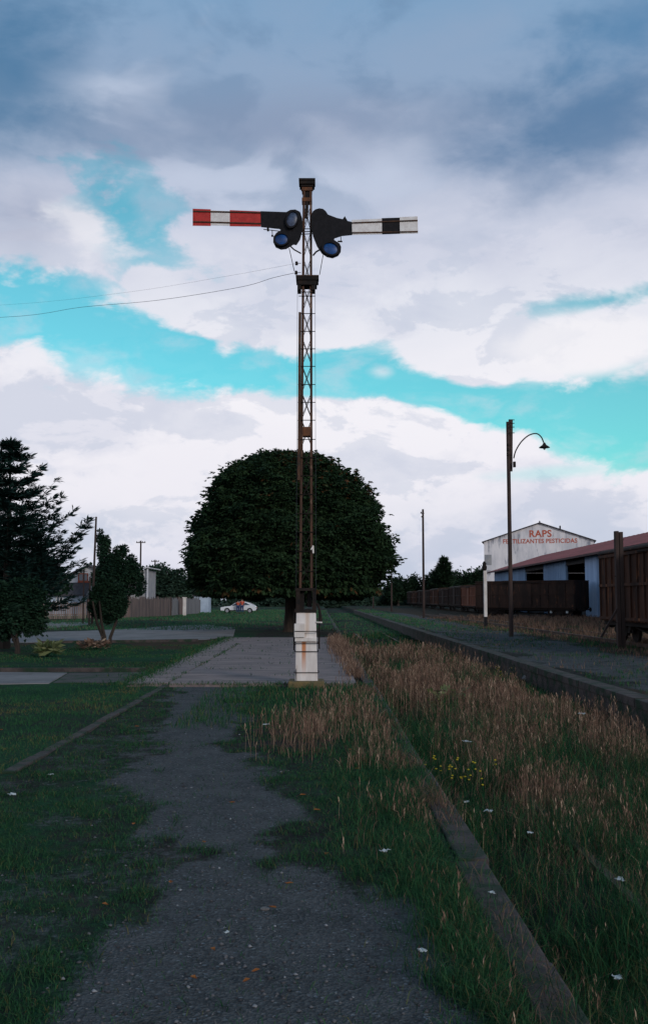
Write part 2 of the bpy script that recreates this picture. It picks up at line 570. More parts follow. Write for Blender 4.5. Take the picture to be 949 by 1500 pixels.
def np_mesh(name, verts, tris, m, tint=None, parent=None, smooth_=False):
    me = bpy.data.meshes.new(name)
    verts = np.asarray(verts, np.float32).reshape(-1, 3)
    tris = np.asarray(tris, np.int32).reshape(-1, 3)
    me.vertices.add(len(verts))
    me.vertices.foreach_set('co', verts.ravel())
    me.loops.add(tris.size)
    me.loops.foreach_set('vertex_index', tris.ravel())
    me.polygons.add(len(tris))
    me.polygons.foreach_set('loop_start', np.arange(0, tris.size, 3, dtype=np.int32))
    if smooth_: me.polygons.foreach_set('use_smooth', np.ones(len(tris), bool))
    me.update(calc_edges=True)
    if tint is not None:
        a = me.attributes.new('tint', 'FLOAT', 'POINT')
        a.data.foreach_set('value', np.asarray(tint, np.float32).ravel())
    me.materials.append(m)
    o = bpy.data.objects.new(name, me)
    COL.objects.link(o)
    if parent is not None: o.parent = parent
    return o


def copy_tree(o, parent=None):
    c = o.copy()
    COL.objects.link(c)
    if parent is not None: c.parent = parent
    for ch in list(o.children): copy_tree(ch, c)
    return c


# value noise in numpy
_perm = RNG.random((256, 256))


def vnoise(x, y):
    xi, yi = np.floor(x).astype(int), np.floor(y).astype(int)
    fx, fy = x - xi, y - yi
    fx, fy = fx * fx * (3 - 2 * fx), fy * fy * (3 - 2 * fy)
    g = lambda a, b: _perm[a & 255, b & 255]
    return (g(xi, yi) * (1 - fx) + g(xi + 1, yi) * fx) * (1 - fy) + (g(xi, yi + 1) * (1 - fx) + g(xi + 1, yi + 1) * fx) * fy


def fbm(x, y, o=4):
    s, a, t = 0, 1, 0
    for i in range(o):
        s = s + a * vnoise(x * 2 ** i + 17.3 * i, y * 2 ** i + 5.1 * i)
        t += a
        a *= .5
    return s / t


def sstep(x, a, b):
    t = np.clip((x - a) / (b - a), 0, 1)
    return t * t * (3 - 2 * t)


# ------------------------------------------------------------------ ground
XL, XE, XF = -2.85, 1.0, 5.12      # left kerb, platform edge, far platform edge
PIT = -0.5


def zbase(x, y):
    z = (fbm(x * 1.3, y * 1.3, 3) - .5) * .05 * (np.abs(y) < 120)
    z = z * ((x < XE - .3) | (x > XE))            # flat under the coping
    pit = (x > XE) & (x < XF)
    z = np.where(pit, PIT + (fbm(x * .9 + 9, y * .9, 3) - .5) * .16, z)
    z = np.where((x >= XF) & (x < XF + .35), 0, z)
    z = z - sstep(x, 9.6, 10.6) * .12
    slab = (x > -3.7) & (x < XE) & (y > 18.6) & (y < 41.3)
    z = np.where(slab, -.03, z)
    road = (x < -3.3) & (y > 17.5) & (y < 52)
    z = np.where(road, z * .4 - .006, z)
    return z


def cover(x, y):
    """gravel, green, dry weights"""
    n = fbm(x * .8 + 3, y * .45 + 7, 4)
    nf = fbm(x * 3.1, y * 2.0, 3)
    # worn gravel path on the platform
    L = np.interp(y, [0, 3.75, 6.3, 8.6, 13.6, 18], [-.5, -.66, -.98, -1.45, -2.3, -2.72])
    R = np.interp(y, [0, 3.75, 5.2, 6.3, 8.6, 13.6, 18], [.3, .28, .30, -.02, -.40, -1.15, -1.4])
    d = np.minimum(x - L, R - x)
    nx = fbm(x * 6 + 9, y * 4 + 2, 3)
    gp = sstep(d + (n - .5) * 1.0 + (nf - .5) * .8 + (nx - .5) * .5, -.28, .34)
    thinl = .46 * sstep(fbm(x * 2.2 + 50, y * 2.2, 3) * .5 + fbm(x * 6 + 5, y * 6, 3) * .5, .40, .60) * (x < L + .3)
    on = (x > XL) & (x < XE) & (y < 18.7)
    g = np.where(on, np.maximum(gp, thinl), 0)
    # right hand platform of gravel
    rp = sstep(np.minimum(x - (XF + .3), 8.9 + (y - 20) * .015 - x) + (n - .5) * 2.2, -.3, .5) * ((x > XF) & (y < 120))
    rp = np.where(x > XF, rp * (.55 + .45 * sstep(nf, .35, .6)), 0)
    g = np.maximum(g, rp)
    green = .55 + (n - .5) * 1.3 + (nf - .5) * .5
    green = np.where(on, green + .02 - .1 * (x > L) + .3 * sstep(x, 0, 1), green)
    green = np.where((x < XL), green + .3, green)
    dry = sstep(fbm(x * .35 + 30, y * .2 + 11, 3), .46, .62) * .7
    dry = np.where((x > 9.2) & (y < 200), .62, dry)
    dry = np.where((x > XE) & (x < XF), sstep(y, 9, 15) * (1 - sstep(y, 37, 42)) * .9, dry)
    dry = np.where(on, .12, dry)
    dry = np.where((x < XL) & (y < 20), .0, dry)
    dry = np.where((x > 0) & (x < XF) & (y > 42), 0, dry)
    return np.clip(g, 0, 1), np.clip(green, 0, 1), np.clip(dry, 0, 1)


def build_ground():
    xs = np.concatenate([[-1500, -700, -350, -180, -110, -80], np.arange(-60, -12, 2.0), np.arange(-12, -6, .5), np.arange(-6, XE - .35, .09),
                         [XE - .31, XE - .30, XE - .001, XE + .001], np.arange(XE + .1, XF - .05, .1), [XF - .001, XF + .001, XF + .34, XF + .36],
                         np.arange(5.6, 9, .2), np.arange(9, 14, .4), np.arange(14, 60, 2.0), [80, 110, 180, 350, 700, 1500]])
    ys = np.concatenate([[-300, -100, -40, -15, -6], np.arange(-3, 3, .5), np.arange(3, 24, .1), np.arange(24, 50, .3), np.arange(50, 150, 2),
                         np.arange(150, 300, 12), [350, 500, 800, 1300, 2000]])
    # make the pit fade out far away
    Xg, Yg = np.meshgrid(xs, ys)
    Z = zbase(Xg, Yg)
    Z = np.where(Yg > 400, np.minimum(Z, 0) * .0, Z)
    V = np.stack([Xg, Yg, Z], -1).reshape(-1, 3)
    nx, ny = len(xs), len(ys)
    i = np.arange((ny - 1) * (nx - 1))
    r, c = i // (nx - 1), i % (nx - 1)
    a = r * nx + c
    T = np.concatenate([np.stack([a, a + 1, a + nx + 1], -1), np.stack([a, a + nx + 1, a + nx], -1)])
    o = np_mesh('ground', V, T, M['ground'], smooth_=True)
    g, gn, dr = cover(Xg.ravel(), Yg.ravel())
    at = o.data.attributes.new('cover', 'FLOAT_COLOR', 'POINT')
    colr = np.stack([g, gn, dr, np.ones_like(g)], -1).astype(np.float32)
    at.data.foreach_set('color', colr.ravel())
    tag(o, kind='structure')


build_ground()


def sheet(name, pts, z, m, th=.0):
    mb = MB()
    if th:
        mb.prism([(p[0], p[1], z - th) for p in pts], th, axis='z')
    else:
        mb.add([(p[0], p[1], z) for p in pts], [tuple(range(len(pts)))])
    o = mb.build(name, m)
    return tag(o, kind='structure')


# concrete slab of the platform: uneven slabs with joints
def paving():
    mb = MB()
    rnd = random.Random(3)
    xs = [-3.55, XL - .12, XL + .02, XE - .31]
    y = 18.72
    while y < 41:
        ln = min(1.9, 41.2 - y)
        for a, b in zip(xs[:-1], xs[1:]):
            ex = 0
            if a == xs[0]:
                ex = -(y - 18.7) * .012 + rnd.uniform(-.05, .05)
            mb.box(a + ex + .003, b - .003, y + .0025, y + ln - .0025, -.12, .045 + rnd.uniform(-.003, .003) + (.012 if b - a < .2 else 0))
        y += ln
    o = mb.build('platform_paving', M['concrete'], bevel=.003)
    tag(o, kind='structure')


paving()


def copings():
    rnd = random.Random(5)
    for nm, x0, x1, face in (('platform_edge', XE - .16, XE + .03, 1), ('far_platform_edge', XF - .03, XF + .33, -1)):
        mb = MB()
        y = -4.0
        while y < 150:
            ln = rnd.uniform(1.6, 1.8)
            j = rnd.uniform(-.008, .008)
            top = (.012 if face > 0 else .008) + rnd.uniform(-.008, .008)
            j *= 1.6
            mb.box(x0 + j, x1 + j, y + .008, y + ln - .008, -.14, top)
            y += ln
        xw = (XE + .012) if face > 0 else (XF - .012)
        mb.box(min(xw, xw - face * .1), max(xw, xw - face * .1), -4, 150, -.8, -.12)
        o = mb.build(nm, M['coping'], bevel=.012)
        tag(o, kind='structure')
    mb = MB()
    y = 9.3
    while y < 18.6:
        ln = rnd.uniform(.9, 1.1)
        if True:
            mb.box(XL - .06, XL + .06, y + .01, y + ln - .01, -.1, .028 + rnd.uniform(-.01, .008))
        y += ln
    tag(mb.build('kerb', M['coping'], bevel=.01), kind='structure')


copings()

sheet('footpath', [G(-80, 984.5), G(99, 986), G(72, 1001.5), G(-80, 1003)], .012, M['asphalt'], .08)
sheet('service_road', [G(102, 986), G(212, 985), G(214, 1000), G(78, 1001)], .008, M['old_asphalt'], .08)
mbk = MB()
a, b = G(-60, 984), G(212, 984)
mbk.bar((a.x, a.y + .1, .02), (b.x, b.y + .1, .02), .12, .12)
tag(mbk.build('path_kerb', M['coping']), kind='structure')
rd = [G(*p) for p in ((-120, 944), (60, 941), (180, 939.5), (300, 937), (342, 932), (345, 920), (300, 915), (250, 917), (190, 921), (130, 924), (60, 926), (-120, 928))]
sheet('side_road', rd, .010, M['asphalt'], .08)
rd = [G(*p) for p in ((-120, 924), (60, 921.5), (130, 915), (135, 911.5), (60, 912), (-120, 913))]
sheet('back_road', rd, .010, M['asphalt'], .08)
mbk = MB()
a, b = G(60, 942.5), G(290, 939.5)
mbk.bar((a.x, a.y, .03), (b.x, b.y, .03), .14, .12)
tag(mbk.build('road_kerb', M['coping']), kind='structure')


# railway tracks
def track(name, xc, yc0, yc1, z, sl=True):
    mb = MB()
    if sl:
        y = yc0
        while y < yc1:
            mb.box(xc - 1.2, xc + 1.2, y - .11, y + .11, z - .1, z + .03, 1)
            y += .7
    for s in (-1, 1):
        x = xc + s * .838
        mb.box(x - .06, x + .06, yc0, yc1, z + .03, z + .045)
        mb.box(x - .01, x + .01, yc0, yc1, z + .045, z + .13)
        mb.box(x - .035, x + .035, yc0, yc1, z + .13, z + .165)
    return tag(mb.build(name, [M['steel_rail'], M['sleeper']]), kind='structure')


track('overgrown_track', 2.95, 2, 60, PIT - .07)
track('siding_track', 12.3, 8, 110, -.12)


# ------------------------------------------------------------------ scatter: grass
def blades(x, y, z, h, w, lean, tint, segs=2):
    n = len(x)
    a = RNG.random(n) * 2 * np.pi
    la = RNG.random(n) * 2 * np.pi
    dx, dy = np.cos(a) * w / 2, np.sin(a) * w / 2
    lx, ly = np.cos(la) * lean * h, np.sin(la) * lean * h
    V = np.empty((n, 5, 3))
    for k, (t, ww) in enumerate(((0, 1), (0, -1), (.55, .8), (.55, -.8))):
        V[:, k, 0] = x + dx * ww + lx * t * t
        V[:, k, 1] = y + dy * ww + ly * t * t
        V[:, k, 2] = z + h * t
    V[:, 4, 0] = x + lx
    V[:, 4, 1] = y + ly
    V[:, 4, 2] = z + h * (1 - .35 * lean)
    b = np.arange(n)[:, None] * 5
    T = np.concatenate([b + [0, 1, 3], b + [0, 3, 2], b + [2, 3, 4]])
    return V.reshape(-1, 3), T, np.repeat(tint, 5)


def plumes(x, y, z, h, s, tint):
    """feathery seed heads: three small crossed slivers on the stalk's top"""
    V, T, C = [], [], []
    n = len(x)
    k = 0
    for j in range(3):
        a = RNG.random(n) * 2 * np.pi
        off = s * .6 * j
        p = np.stack([x, y, z + h - off], -1)
        d = np.stack([np.cos(a) * s * .45, np.sin(a) * s * .45, s * (.9 + .3 * RNG.random(n))], -1)
        e = np.stack([-np.sin(a), np.cos(a), 0 * a], -1) * s[:, None] * .11
        vv = np.stack([p, p + d * .5 + e, p + d, p + d * .5 - e], 1)
        b = k + np.arange(n)[:, None] * 4
        V.append(vv.reshape(-1, 3))
        T += [b + [0, 1, 2], b + [0, 2, 3]]
        C.append(np.repeat(tint, 4))
        k += n * 4
    return np.concatenate(V), np.concatenate(T), np.concatenate(C)


def merge(parts):
    V, T, C, k = [], [], [], 0
    for v, t, c in parts:
        V.append(v)
        T.append(t + k)
        C.append(c)
        k += len(v)
    return np.concatenate(V), np.concatenate(T), np.concatenate(C)


def sample(n, x0, x1, y0, y1, power=2.0):
    """more samples near the camera (about constant per picture area)"""
    u = RNG.random(n)
    power += 1e-4
    y = (y0 ** (1 - power) + u * (y1 ** (1 - power) - y0 ** (1 - power))) ** (1 / (1 - power))
    x = x0 + RNG.random(n) * (x1 - x0)
    return x, y


def grass_field(name, n, x0, x1, y0, y1, hfun, dens, m, wmin=.003, lean=(.2, .9), power=1.6, plume=False, tfun=None, clump=0):
    x, y = sample(n, x0, x1, y0, y1, power)
    if clump:
        k = RNG.integers(0, max(1, n // clump), n)
        cx, cy = x[k], y[k]
        x = cx + RNG.normal(0, .05, n) * (1 + cy * .03)
        y = cy + RNG.normal(0, .07, n) * (1 + cy * .03)
    keep = RNG.random(n) < dens(x, y)
    # not on concrete, not outside the view
    fx = x / y
    keep &= (fx > -.36) & (fx < .36)
    keep &= ~((x > XE - .20) & (x < XE + .03) & (RNG.random(n) < (.25 if name == 'coping_weeds' else np.where(y > 8, .5, .9))))
    keep &= ~((x > XF - .03) & (x < XF + .33))
    keep &= ~((x > -3.5) & (x < XE - .3) & (y > 18.7) & (y < 41.2) & ~((np.hypot(x + .2, (y - 19) * .5) < 0)))
    x, y = x[keep], y[keep]
    z = zbase(x, y) - .01
    h = hfun(x, y) * (.45 + .85 * RNG.random(len(x)))
    if x1 == XF or x1 == XF - .1: h = h * (1 - .55 * sstep(x, 4.1, 4.9))
    w = np.maximum(wmin, .00052 * y) * (.7 + .6 * RNG.random(len(x)))
    ln = lean[0] + RNG.random(len(x)) * (lean[1] - lean[0])
    t = RNG.random(len(x)) if tfun is None else tfun(x, y)
    parts = [blades(x, y, z, h, w, ln, t)]
    if plume:
        q = RNG.random(len(x)) < plume
        la = ln[q] * 0
        parts = [blades(x[~q], y[~q], z[~q], h[~q], w[~q], ln[~q], t[~q]), blades(x[q], y[q], z[q], h[q], w[q] * .7, la + .02, t[q]),
                 plumes(x[q], y[q], z[q], h[q] * .95, .010 + .016 * RNG.random(q.sum()) + .0022 * y[q], t[q])]
    V, T, C = merge(parts)
    return tag(np_mesh(name, V, T, m, C), kind='stuff')


def on_platform(x, y):
    g, gn, dr = cover(x, y)
    n = fbm(x * 2.6 + 40, y * 2.6 + 3, 2) * .45 + fbm(x * 8 + 4, y * 8 + 3, 2) * .55
    return np.clip((1 - g * 1.12), 0.03, 1) * (.22 + .78 * sstep(n + .10 * sstep(x, -.2, .9), .34, .54)) * (x < XE)


tag(grass_field('platform_grass', 300000, XL, XE, 2.6, 18.6, lambda x, y: .022 + .075 * fbm(x * 4.2, y * 4.2, 3) ** 1.5 + .06 * sstep(x, -.1, .8), on_platform, M['grass_green'], wmin=.0035, clump=5,
                lean=(.4, 1.4), tfun=lambda x, y: RNG.random(len(x)) * .98), 'short dark green grass and moss on the worn platform', 'grass')
tag(grass_field('lawn_grass', 80000, -9.5, XL - .08, 6.5, 18.6, lambda x, y: .025 + .07 * fbm(x * 1.7, y * 1.3, 3),
                lambda x, y: .35 + .65 * sstep(fbm(x * 1.2, y * .8, 3), .35, .55), M['grass_green'], wmin=.005, lean=(.3, 1.1), power=1.3, clump=6,
                tfun=lambda x, y: np.clip(fbm(x * 1.1, y * .8, 3) * 1.2 - .2 + .5 * RNG.random(len(x)), 0, .97)), 'green mown grass left of the low kerb', 'grass')
tag(grass_field('verge_grass', 60000, -16, -3.7, 20.6, 36, lambda x, y: .06 + 0 * x,
                lambda x, y: .9 * sstep(fbm(x * .8, y * .6, 3), .36, .55) * ((y > 22.6)) * (y < 35.5), M['grass_green'], wmin=.008, lean=(.3, 1.1), power=1.3,
                tfun=lambda x, y: RNG.random(len(x)) ** .8), 'rough grass round the shrubs beside the side road', 'grass')


def pit_green(x, y):
    return (.25 + .75 * sstep(fbm(x * 1.1 + 8, y * .7, 3), .38, .58)) * (1 - .25 * sstep(y, 13, 17) * (1 - sstep(y, 38, 41)))


tag(grass_field('pit_grass', 150000, XE + .03, XF, 2.9, 60, lambda x, y: .16 + .30 * fbm(x * 1.5, y * 1.0, 3) + .10 * sstep(y, 9, 14) - .20 * sstep(y, 38, 44), pit_green, M['grass_green'],
                wmin=.004, lean=(.2, .9), power=1.7, clump=9, tfun=lambda x, y: RNG.random(len(x)) ** 1.4), 'dark green weeds and grass filling the track bed', 'grass')


def dry_d(x, y):
    n = fbm(x * .9 + 21, y * .42 + 4, 3)
    a = sstep(y + (n - .5) * 9, 7.0, 12.5) * (1 - sstep(y, 36, 40))
    # a green strip runs along the near wall of the pit
    strip = sstep(x - 1.05 - .5 * sstep(n, .3, .6), 0, .8)
    strip = np.maximum(strip, sstep(y, 17, 20))
    far = 1 - .93 * sstep(x - 4.05 + (n - .5) * .8, 0, .5)
    return np.clip(a * (.08 + .92 * sstep(n, .36, .55)) * strip * far + .06 * (x > 1.2), 0, 1)


tag(grass_field('dry_grass', 105000, XE + .05, XF - .1, 3.2, 40, lambda x, y: .14 + .20 * sstep(y, 5, 14) + .9 * (fbm(x * .9 + 5, y * .6, 3) - .42), dry_d, M['grass_dry'],
                wmin=.0025, lean=(.1, 1.15), power=1.45, plume=.42, clump=16), 'tall dry brown seed grass in the track bed', 'dry grass')


tag(grass_field('thatch', 60000, XE + .05, XF - .1, 3.2, 40, lambda x, y: .22 + 0 * x, lambda x, y: .75 * dry_d(x * 1.03 + .1, y + .3) + .1, M['grass_dry'],
                wmin=.004, lean=(1.0, 2.4), power=1.45, clump=16, tfun=lambda x, y: RNG.random(len(x)) ** .7 * .9), 'matted pale dead grass in the track bed', 'dry grass')


def edge_d(x, y):
    n = fbm(x * 1.4 + 71, y * .9 + 4, 3)
    return sstep(x + (n - .5) * 1.2, .15, .75) * sstep(n + .2 * (1 - sstep(y, 4, 7)), .36, .6) * (x < XE - .22)


tag(grass_field('edge_grass', 22000, -.7, XE, 3.4, 18.3, lambda x, y: .12 + .13 * sstep(y, 6, 12), lambda x, y: edge_d(x, y) * (.18 + .5 * sstep(y, 5.5, 9)) * (1 - .45 * sstep(y, 12, 15)), M['grass_dry'], wmin=.0018, lean=(.1, 1.0),
                power=1.4, plume=.3, clump=8), 'wispy dry stalks along the platform edge', 'dry grass')
tag(grass_field('edge_weeds', 60000, -.5, XE, 2.9, 18.5, lambda x, y: .09 + .08 * fbm(x, y, 2), edge_d, M['grass_green'], wmin=.003, lean=(.2, 1.1),
                power=1.6, clump=9), 'green weeds along the platform edge', 'grass')


def post_d(x, y):
    return np.exp(-(((x + .18) / .38) ** 2 + ((y - 12.0) / 1.3) ** 2)) + .35 * np.exp(-(((x - .3) / .5) ** 2 + ((y - 15.0) / 2.5) ** 2))


tag(grass_field('post_grass', 7000, -1.3, 1.0, 9.5, 18.0, lambda x, y: .29 - .02 * (y - 9.5), post_d, M['grass_dry'], wmin=.004, lean=(.1, .6), power=1.1,
                plume=.4, clump=8), 'dry grass tuft in front of the signal post base', 'dry grass')
tag(grass_field('post_weeds', 14000, -1.8, 1.0, 12.5, 18.6, lambda x, y: .12 + 0 * x, lambda x, y: post_d(x, y) * .5 + .35, M['grass_green'], wmin=.006,
                lean=(.1, .9), power=1.1, clump=8), 'green weeds round the signal post base', 'grass')


def joint_d(x, y):
    return .9 * np.exp(-(((x - (XE - .28)) / .16) ** 2)) * sstep(fbm(x, y * .6 + 3, 3), .42, .6) + np.exp(-(((x - .62) / .22) ** 2 + ((y - 33) / 5) ** 2))


def paving_grass():
    n = 9000
    x, y = sample(n, .2, 1.2, 19, 41, 1.2)
    k = RNG.random(n) < joint_d(x, y)
    x, y = x[k], y[k]
    V, T, C = merge([blades(x, y, .02 + 0 * x, (.12 + .28 * RNG.random(len(x))), np.maximum(.006, .0005 * y), .3 + .3 * RNG.random(len(x)), RNG.random(len(x)))])
    tag(np_mesh('paving_grass', V, T, M['grass_dry'], C), 'dry tufts growing over the edge of the concrete paving', 'dry grass', kind='stuff')


paving_grass()


def paving_weeds():
    n = 60000
    x, y = sample(n, -4.6, 1.0, 18.4, 41.5, 1.2)
    e = -3.55 - (y - 18.7) * .012
    f = fbm(x * 1.4 + 60, y * .8, 3)
    d = np.exp(-((x - e) / .22) ** 2) + .8 * np.exp(-((x - (XL + .02)) / .05) ** 2) * (f > .5) + .9 * np.exp(-((y - 18.62) / .10) ** 2) \
        + .45 * (np.abs(((y - 18.72) / 1.9) % 1.0 - .5) > .482) * (f > .46) + .03 * (f > .6)
    k = RNG.random(n) < d
    x, y = x[k], y[k]
    V, T, C = merge([blades(x, y, .03 + 0 * x, .03 + .09 * RNG.random(len(x)) ** 2, np.maximum(.008, .0006 * y), .5 + .6 * RNG.random(len(x)), RNG.random(len(x)))])
    tag(np_mesh('paving_weeds', V, T, M['grass_green'], C), 'green weeds in the joints and along the edges of the paving', 'grass', kind='stuff')


paving_weeds()
# right hand yard between gravel and wagons
tag(grass_field('yard_grass', 60000, 5.6, 30, 17, 95, lambda x, y: .12 + .30 * sstep(x, 8.6, 10) * sstep(x, 9, 14),
                lambda x, y: (.12 + .88 * sstep(x + (fbm(x, y * .5, 2) - .5) * 3, 8.6, 10.0)) * sstep(fbm(x * .7 + 4, y * .4, 3), .33, .55), M['grass_dry'],
                wmin=.012, lean=(.1, .6), power=1.1, clump=6, tfun=lambda x, y: RNG.random(len(x)) * .8), 'dull brown grass in the yard before the wagons', 'dry grass')
tag(grass_field('yard_weeds', 40000, 5.4, 24, 17, 80, lambda x, y: .10 + .06 * (x > 9), lambda x, y: .2 + .7 * sstep(fbm(x * .8 + 14, y * .5, 3), .42, .6), M['grass_green'],
                wmin=.012, lean=(.1, .8), power=1.2, clump=6), 'green weeds in the yard', 'grass')
tag(grass_field('meadow_grass', 60000, -30, 8, 42, 150, lambda x, y: .16 + 0 * x,
                lambda x, y: .8 * (y > 52) * sstep(fbm(x * .3 + 14, y * .2, 3), .3, .5), M['meadow'],
                wmin=.03, lean=(.1, .8), power=1.0, tfun=lambda x, y: .3 + .7 * RNG.random(len(x))), 'green meadow grass behind the big tree', 'grass')


tag(grass_field('coping_weeds', 16000, XE - .30, XE + .16, 3.2, 18.4, lambda x, y: .09 + .12 * fbm(x * 3, y, 2),
                lambda x, y: sstep(fbm(x * 1.2 + 31, y * 1.1 + 9, 3), .44, .58) * (.15 + .6 * sstep(y, 5, 9)), M['grass_dry'], wmin=.0022, lean=(.3, 1.3), power=1.5, clump=10,
                tfun=lambda x, y: RNG.random(len(x)) * .8), 'thin dry weeds hanging over the platform edge', 'dry grass')


# pebbles on the path
def pebbles():
    n = 9000
    x, y = sample(n, -2.6, 1.0, 2.7, 14, 2.0)
    g, _, _ = cover(x, y)
    k = RNG.random(n) < g * .9
    x, y = x[k], y[k]
    n = len(x)
    s = (.0035 + .009 * RNG.random(n) ** 3)
    base = np.array([[1, 0, 0], [-1, 0, 0], [0, 1, 0], [0, -1, 0], [0, 0, .7], [0, 0, -.5]], float)
    V = base[None] * (1 + .5 * (RNG.random((n, 6, 1)) - .5)) * s[:, None, None]
    ca = RNG.random(n) * 6.28
    c, s_ = np.cos(ca)[:, None], np.sin(ca)[:, None]
    Vx, Vy = V[..., 0] * 1.3, V[..., 1]
    V = np.stack([Vx * c - Vy * s_ + x[:, None], Vx * s_ + Vy * c + y[:, None], V[..., 2] + (zbase(x, y) + s * .3)[:, None]], -1)
    f = np.array([[0, 2, 4], [2, 1, 4], [1, 3, 4], [3, 0, 4], [2, 0, 5], [1, 2, 5], [3, 1, 5], [0, 3, 5]])
    T = (np.arange(n)[:, None, None] * 6 + f[None]).reshape(-1, 3)
    m = leafmat('pebble', (.05, .05, .055), (.12, .12, .13), (.26, .27, .29), transl=0)
    tag(np_mesh('pebbles', V.reshape(-1, 3), T, m, np.repeat(RNG.random(n) ** 1.5, 6)), 'small grey stones scattered on the gravel path', 'gravel', kind='stuff')


pebbles()


# ------------------------------------------------------------------ foliage helpers
def leaflets(p, out, size, k=5, droop=.5, width=.32, tint=None, spread=1.0):
    """at every point p a fan of k rhombic leaflets, hanging outward"""
    n = len(p)
    V, T, C = [], [], []
    base = 0
    up = np.array([0, 0, 1.0])
    side = np.cross(out, up)
    side /= (np.linalg.norm(side, axis=1, keepdims=True) + 1e-6)
    t = RNG.random(n) if tint is None else tint
    for j in range(k):
        a = ((j / max(1, k - 1)) - .5) * 2.6 * spread if k > 1 else 0
        a = a + RNG.normal(0, .25, n)
        d = out * np.cos(a)[:, None] + side * np.sin(a)[:, None] - up * (droop * (.6 + .8 * RNG.random(n)))[:, None]
        d += RNG.normal(0, .18, (n, 3))
        d /= np.linalg.norm(d, axis=1, keepdims=True)
        w = np.cross(d, up + RNG.normal(0, .5, (n, 3)))
        w /= (np.linalg.norm(w, axis=1, keepdims=True) + 1e-6)
        L = (size * (.75 + .5 * RNG.random(n)))[:, None]
        vv = np.stack([p, p + d * L * .6 + w * L * width, p + d * L, p + d * L * .6 - w * L * width], 1)
        b = base + np.arange(n)[:, None] * 4
        V.append(vv.reshape(-1, 3))
        T += [b + [0, 1, 2], b + [0, 2, 3]]
        C.append(np.repeat(np.clip(t + RNG.normal(0, .08, n), 0, 1), 4))
        base += n * 4
    return np.concatenate(V), np.concatenate(T), np.concatenate(C)


def unit(n):
    d = RNG.normal(0, 1, (n, 3))
    return d / np.linalg.norm(d, axis=1, keepdims=True)


def clumpcrown(clumps, n, size, k=3, droop=.3, width=.35, fill=.75):
    """clumps: (x,y,z,rx,ry,rz)"""
    cl = np.array(clumps, float)
    wgt = (cl[:, 3] * cl[:, 5]) ** 1.0
    i = RNG.choice(len(cl), n, p=wgt / wgt.sum())
    d = unit(n)
    r = fill + (1 - fill) * RNG.random(n) + RNG.normal(0, .06, n) + (RNG.random(n) < .12) * RNG.random(n) * .35
    p = cl[i, :3] + d * cl[i, 3:] * r[:, None]
    ti = RNG.random(len(cl))[i] * .5 + RNG.random(n) * .5
    return leaflets(p, d, np.full(n, size), k, droop, width, ti)


def ball_core(clumps, name, m, parent, s=.8):
    mb = MB()
    for c in clumps:
        bm = bmesh.new()
        bmesh.ops.create_icosphere(bm, subdivisions=2, radius=1)
        vs = [(c[0] + v.co.x * c[3] * s * random.uniform(.85, 1.05), c[1] + v.co.y * c[4] * s, c[2] + v.co.z * c[5] * s * random.uniform(.85, 1.05)) for v in bm.verts]
        fs = [tuple(v.index for v in f.verts) for f in bm.faces]
        bm.free()
        mb.add(vs, fs)
    return mb


def tri_mb(mb, V, T, C):
    """append a MB (triangulated fan) to numpy arrays so that a crown is one mesh"""
    vv = np.array(mb.v, float)
    tt = []
    for f in mb.f:
        for q in range(1, len(f) - 1): tt.append((f[0], f[q], f[q + 1]))
    tt = np.array(tt) + len(V)
    return np.concatenate([V, vv]), np.concatenate([T, tt]), np.concatenate([C, np.full(len(vv), .15)])


def broad_tree(name, base, clumps, n, leaf, trunk_r, m, label, cat='tree', group=None, trunk_top=None, k=3, core=.72, droop=.3, stems=1, width=.35):
    b = Vector(base)
    t = thing(name, b, label, cat, group)
    V, T, C = clumpcrown(clumps, n, leaf, k, droop, width=width)
    if core:
        mb = ball_core(clumps, 'c', None, None, core)
        V, T, C = tri_mb(mb, V, T, C)
    np_mesh('crown', V, T, m, C, parent=t)
    mb = MB()
    cc = [Vector(c[:3]) for c in clumps]
    top = trunk_top or (sum((c.z for c in cc)) / len(cc))
    for s in range(stems):
        off = Vector((random.uniform(-.12, .12), random.uniform(-.1, .1), 0)) * (stems > 1)
        ax = Vector((cc[0].x * .5, cc[0].y * .5, top)) + off * 4
        mb.tube([off + Vector((0, 0, -.1)), off + Vector((0, 0, top * .15)), off * 1.5 + Vector((ax.x * .3, ax.y * .3, top * .5)), ax],
                [trunk_r * 1.3, trunk_r, trunk_r * .8, trunk_r * .5], 8)
    for c in cc[:10]:
        s0 = Vector((cc[0].x * .25, cc[0].y * .25, top * .45))
        mid = (s0 + c) / 2 + Vector((0, 0, .1 * top))
        mb.tube([s0, mid, c], [trunk_r * .5, trunk_r * .3, trunk_r * .12], 6)
    mb.build('trunk', M['bark'], t, smooth_=True)
    return t


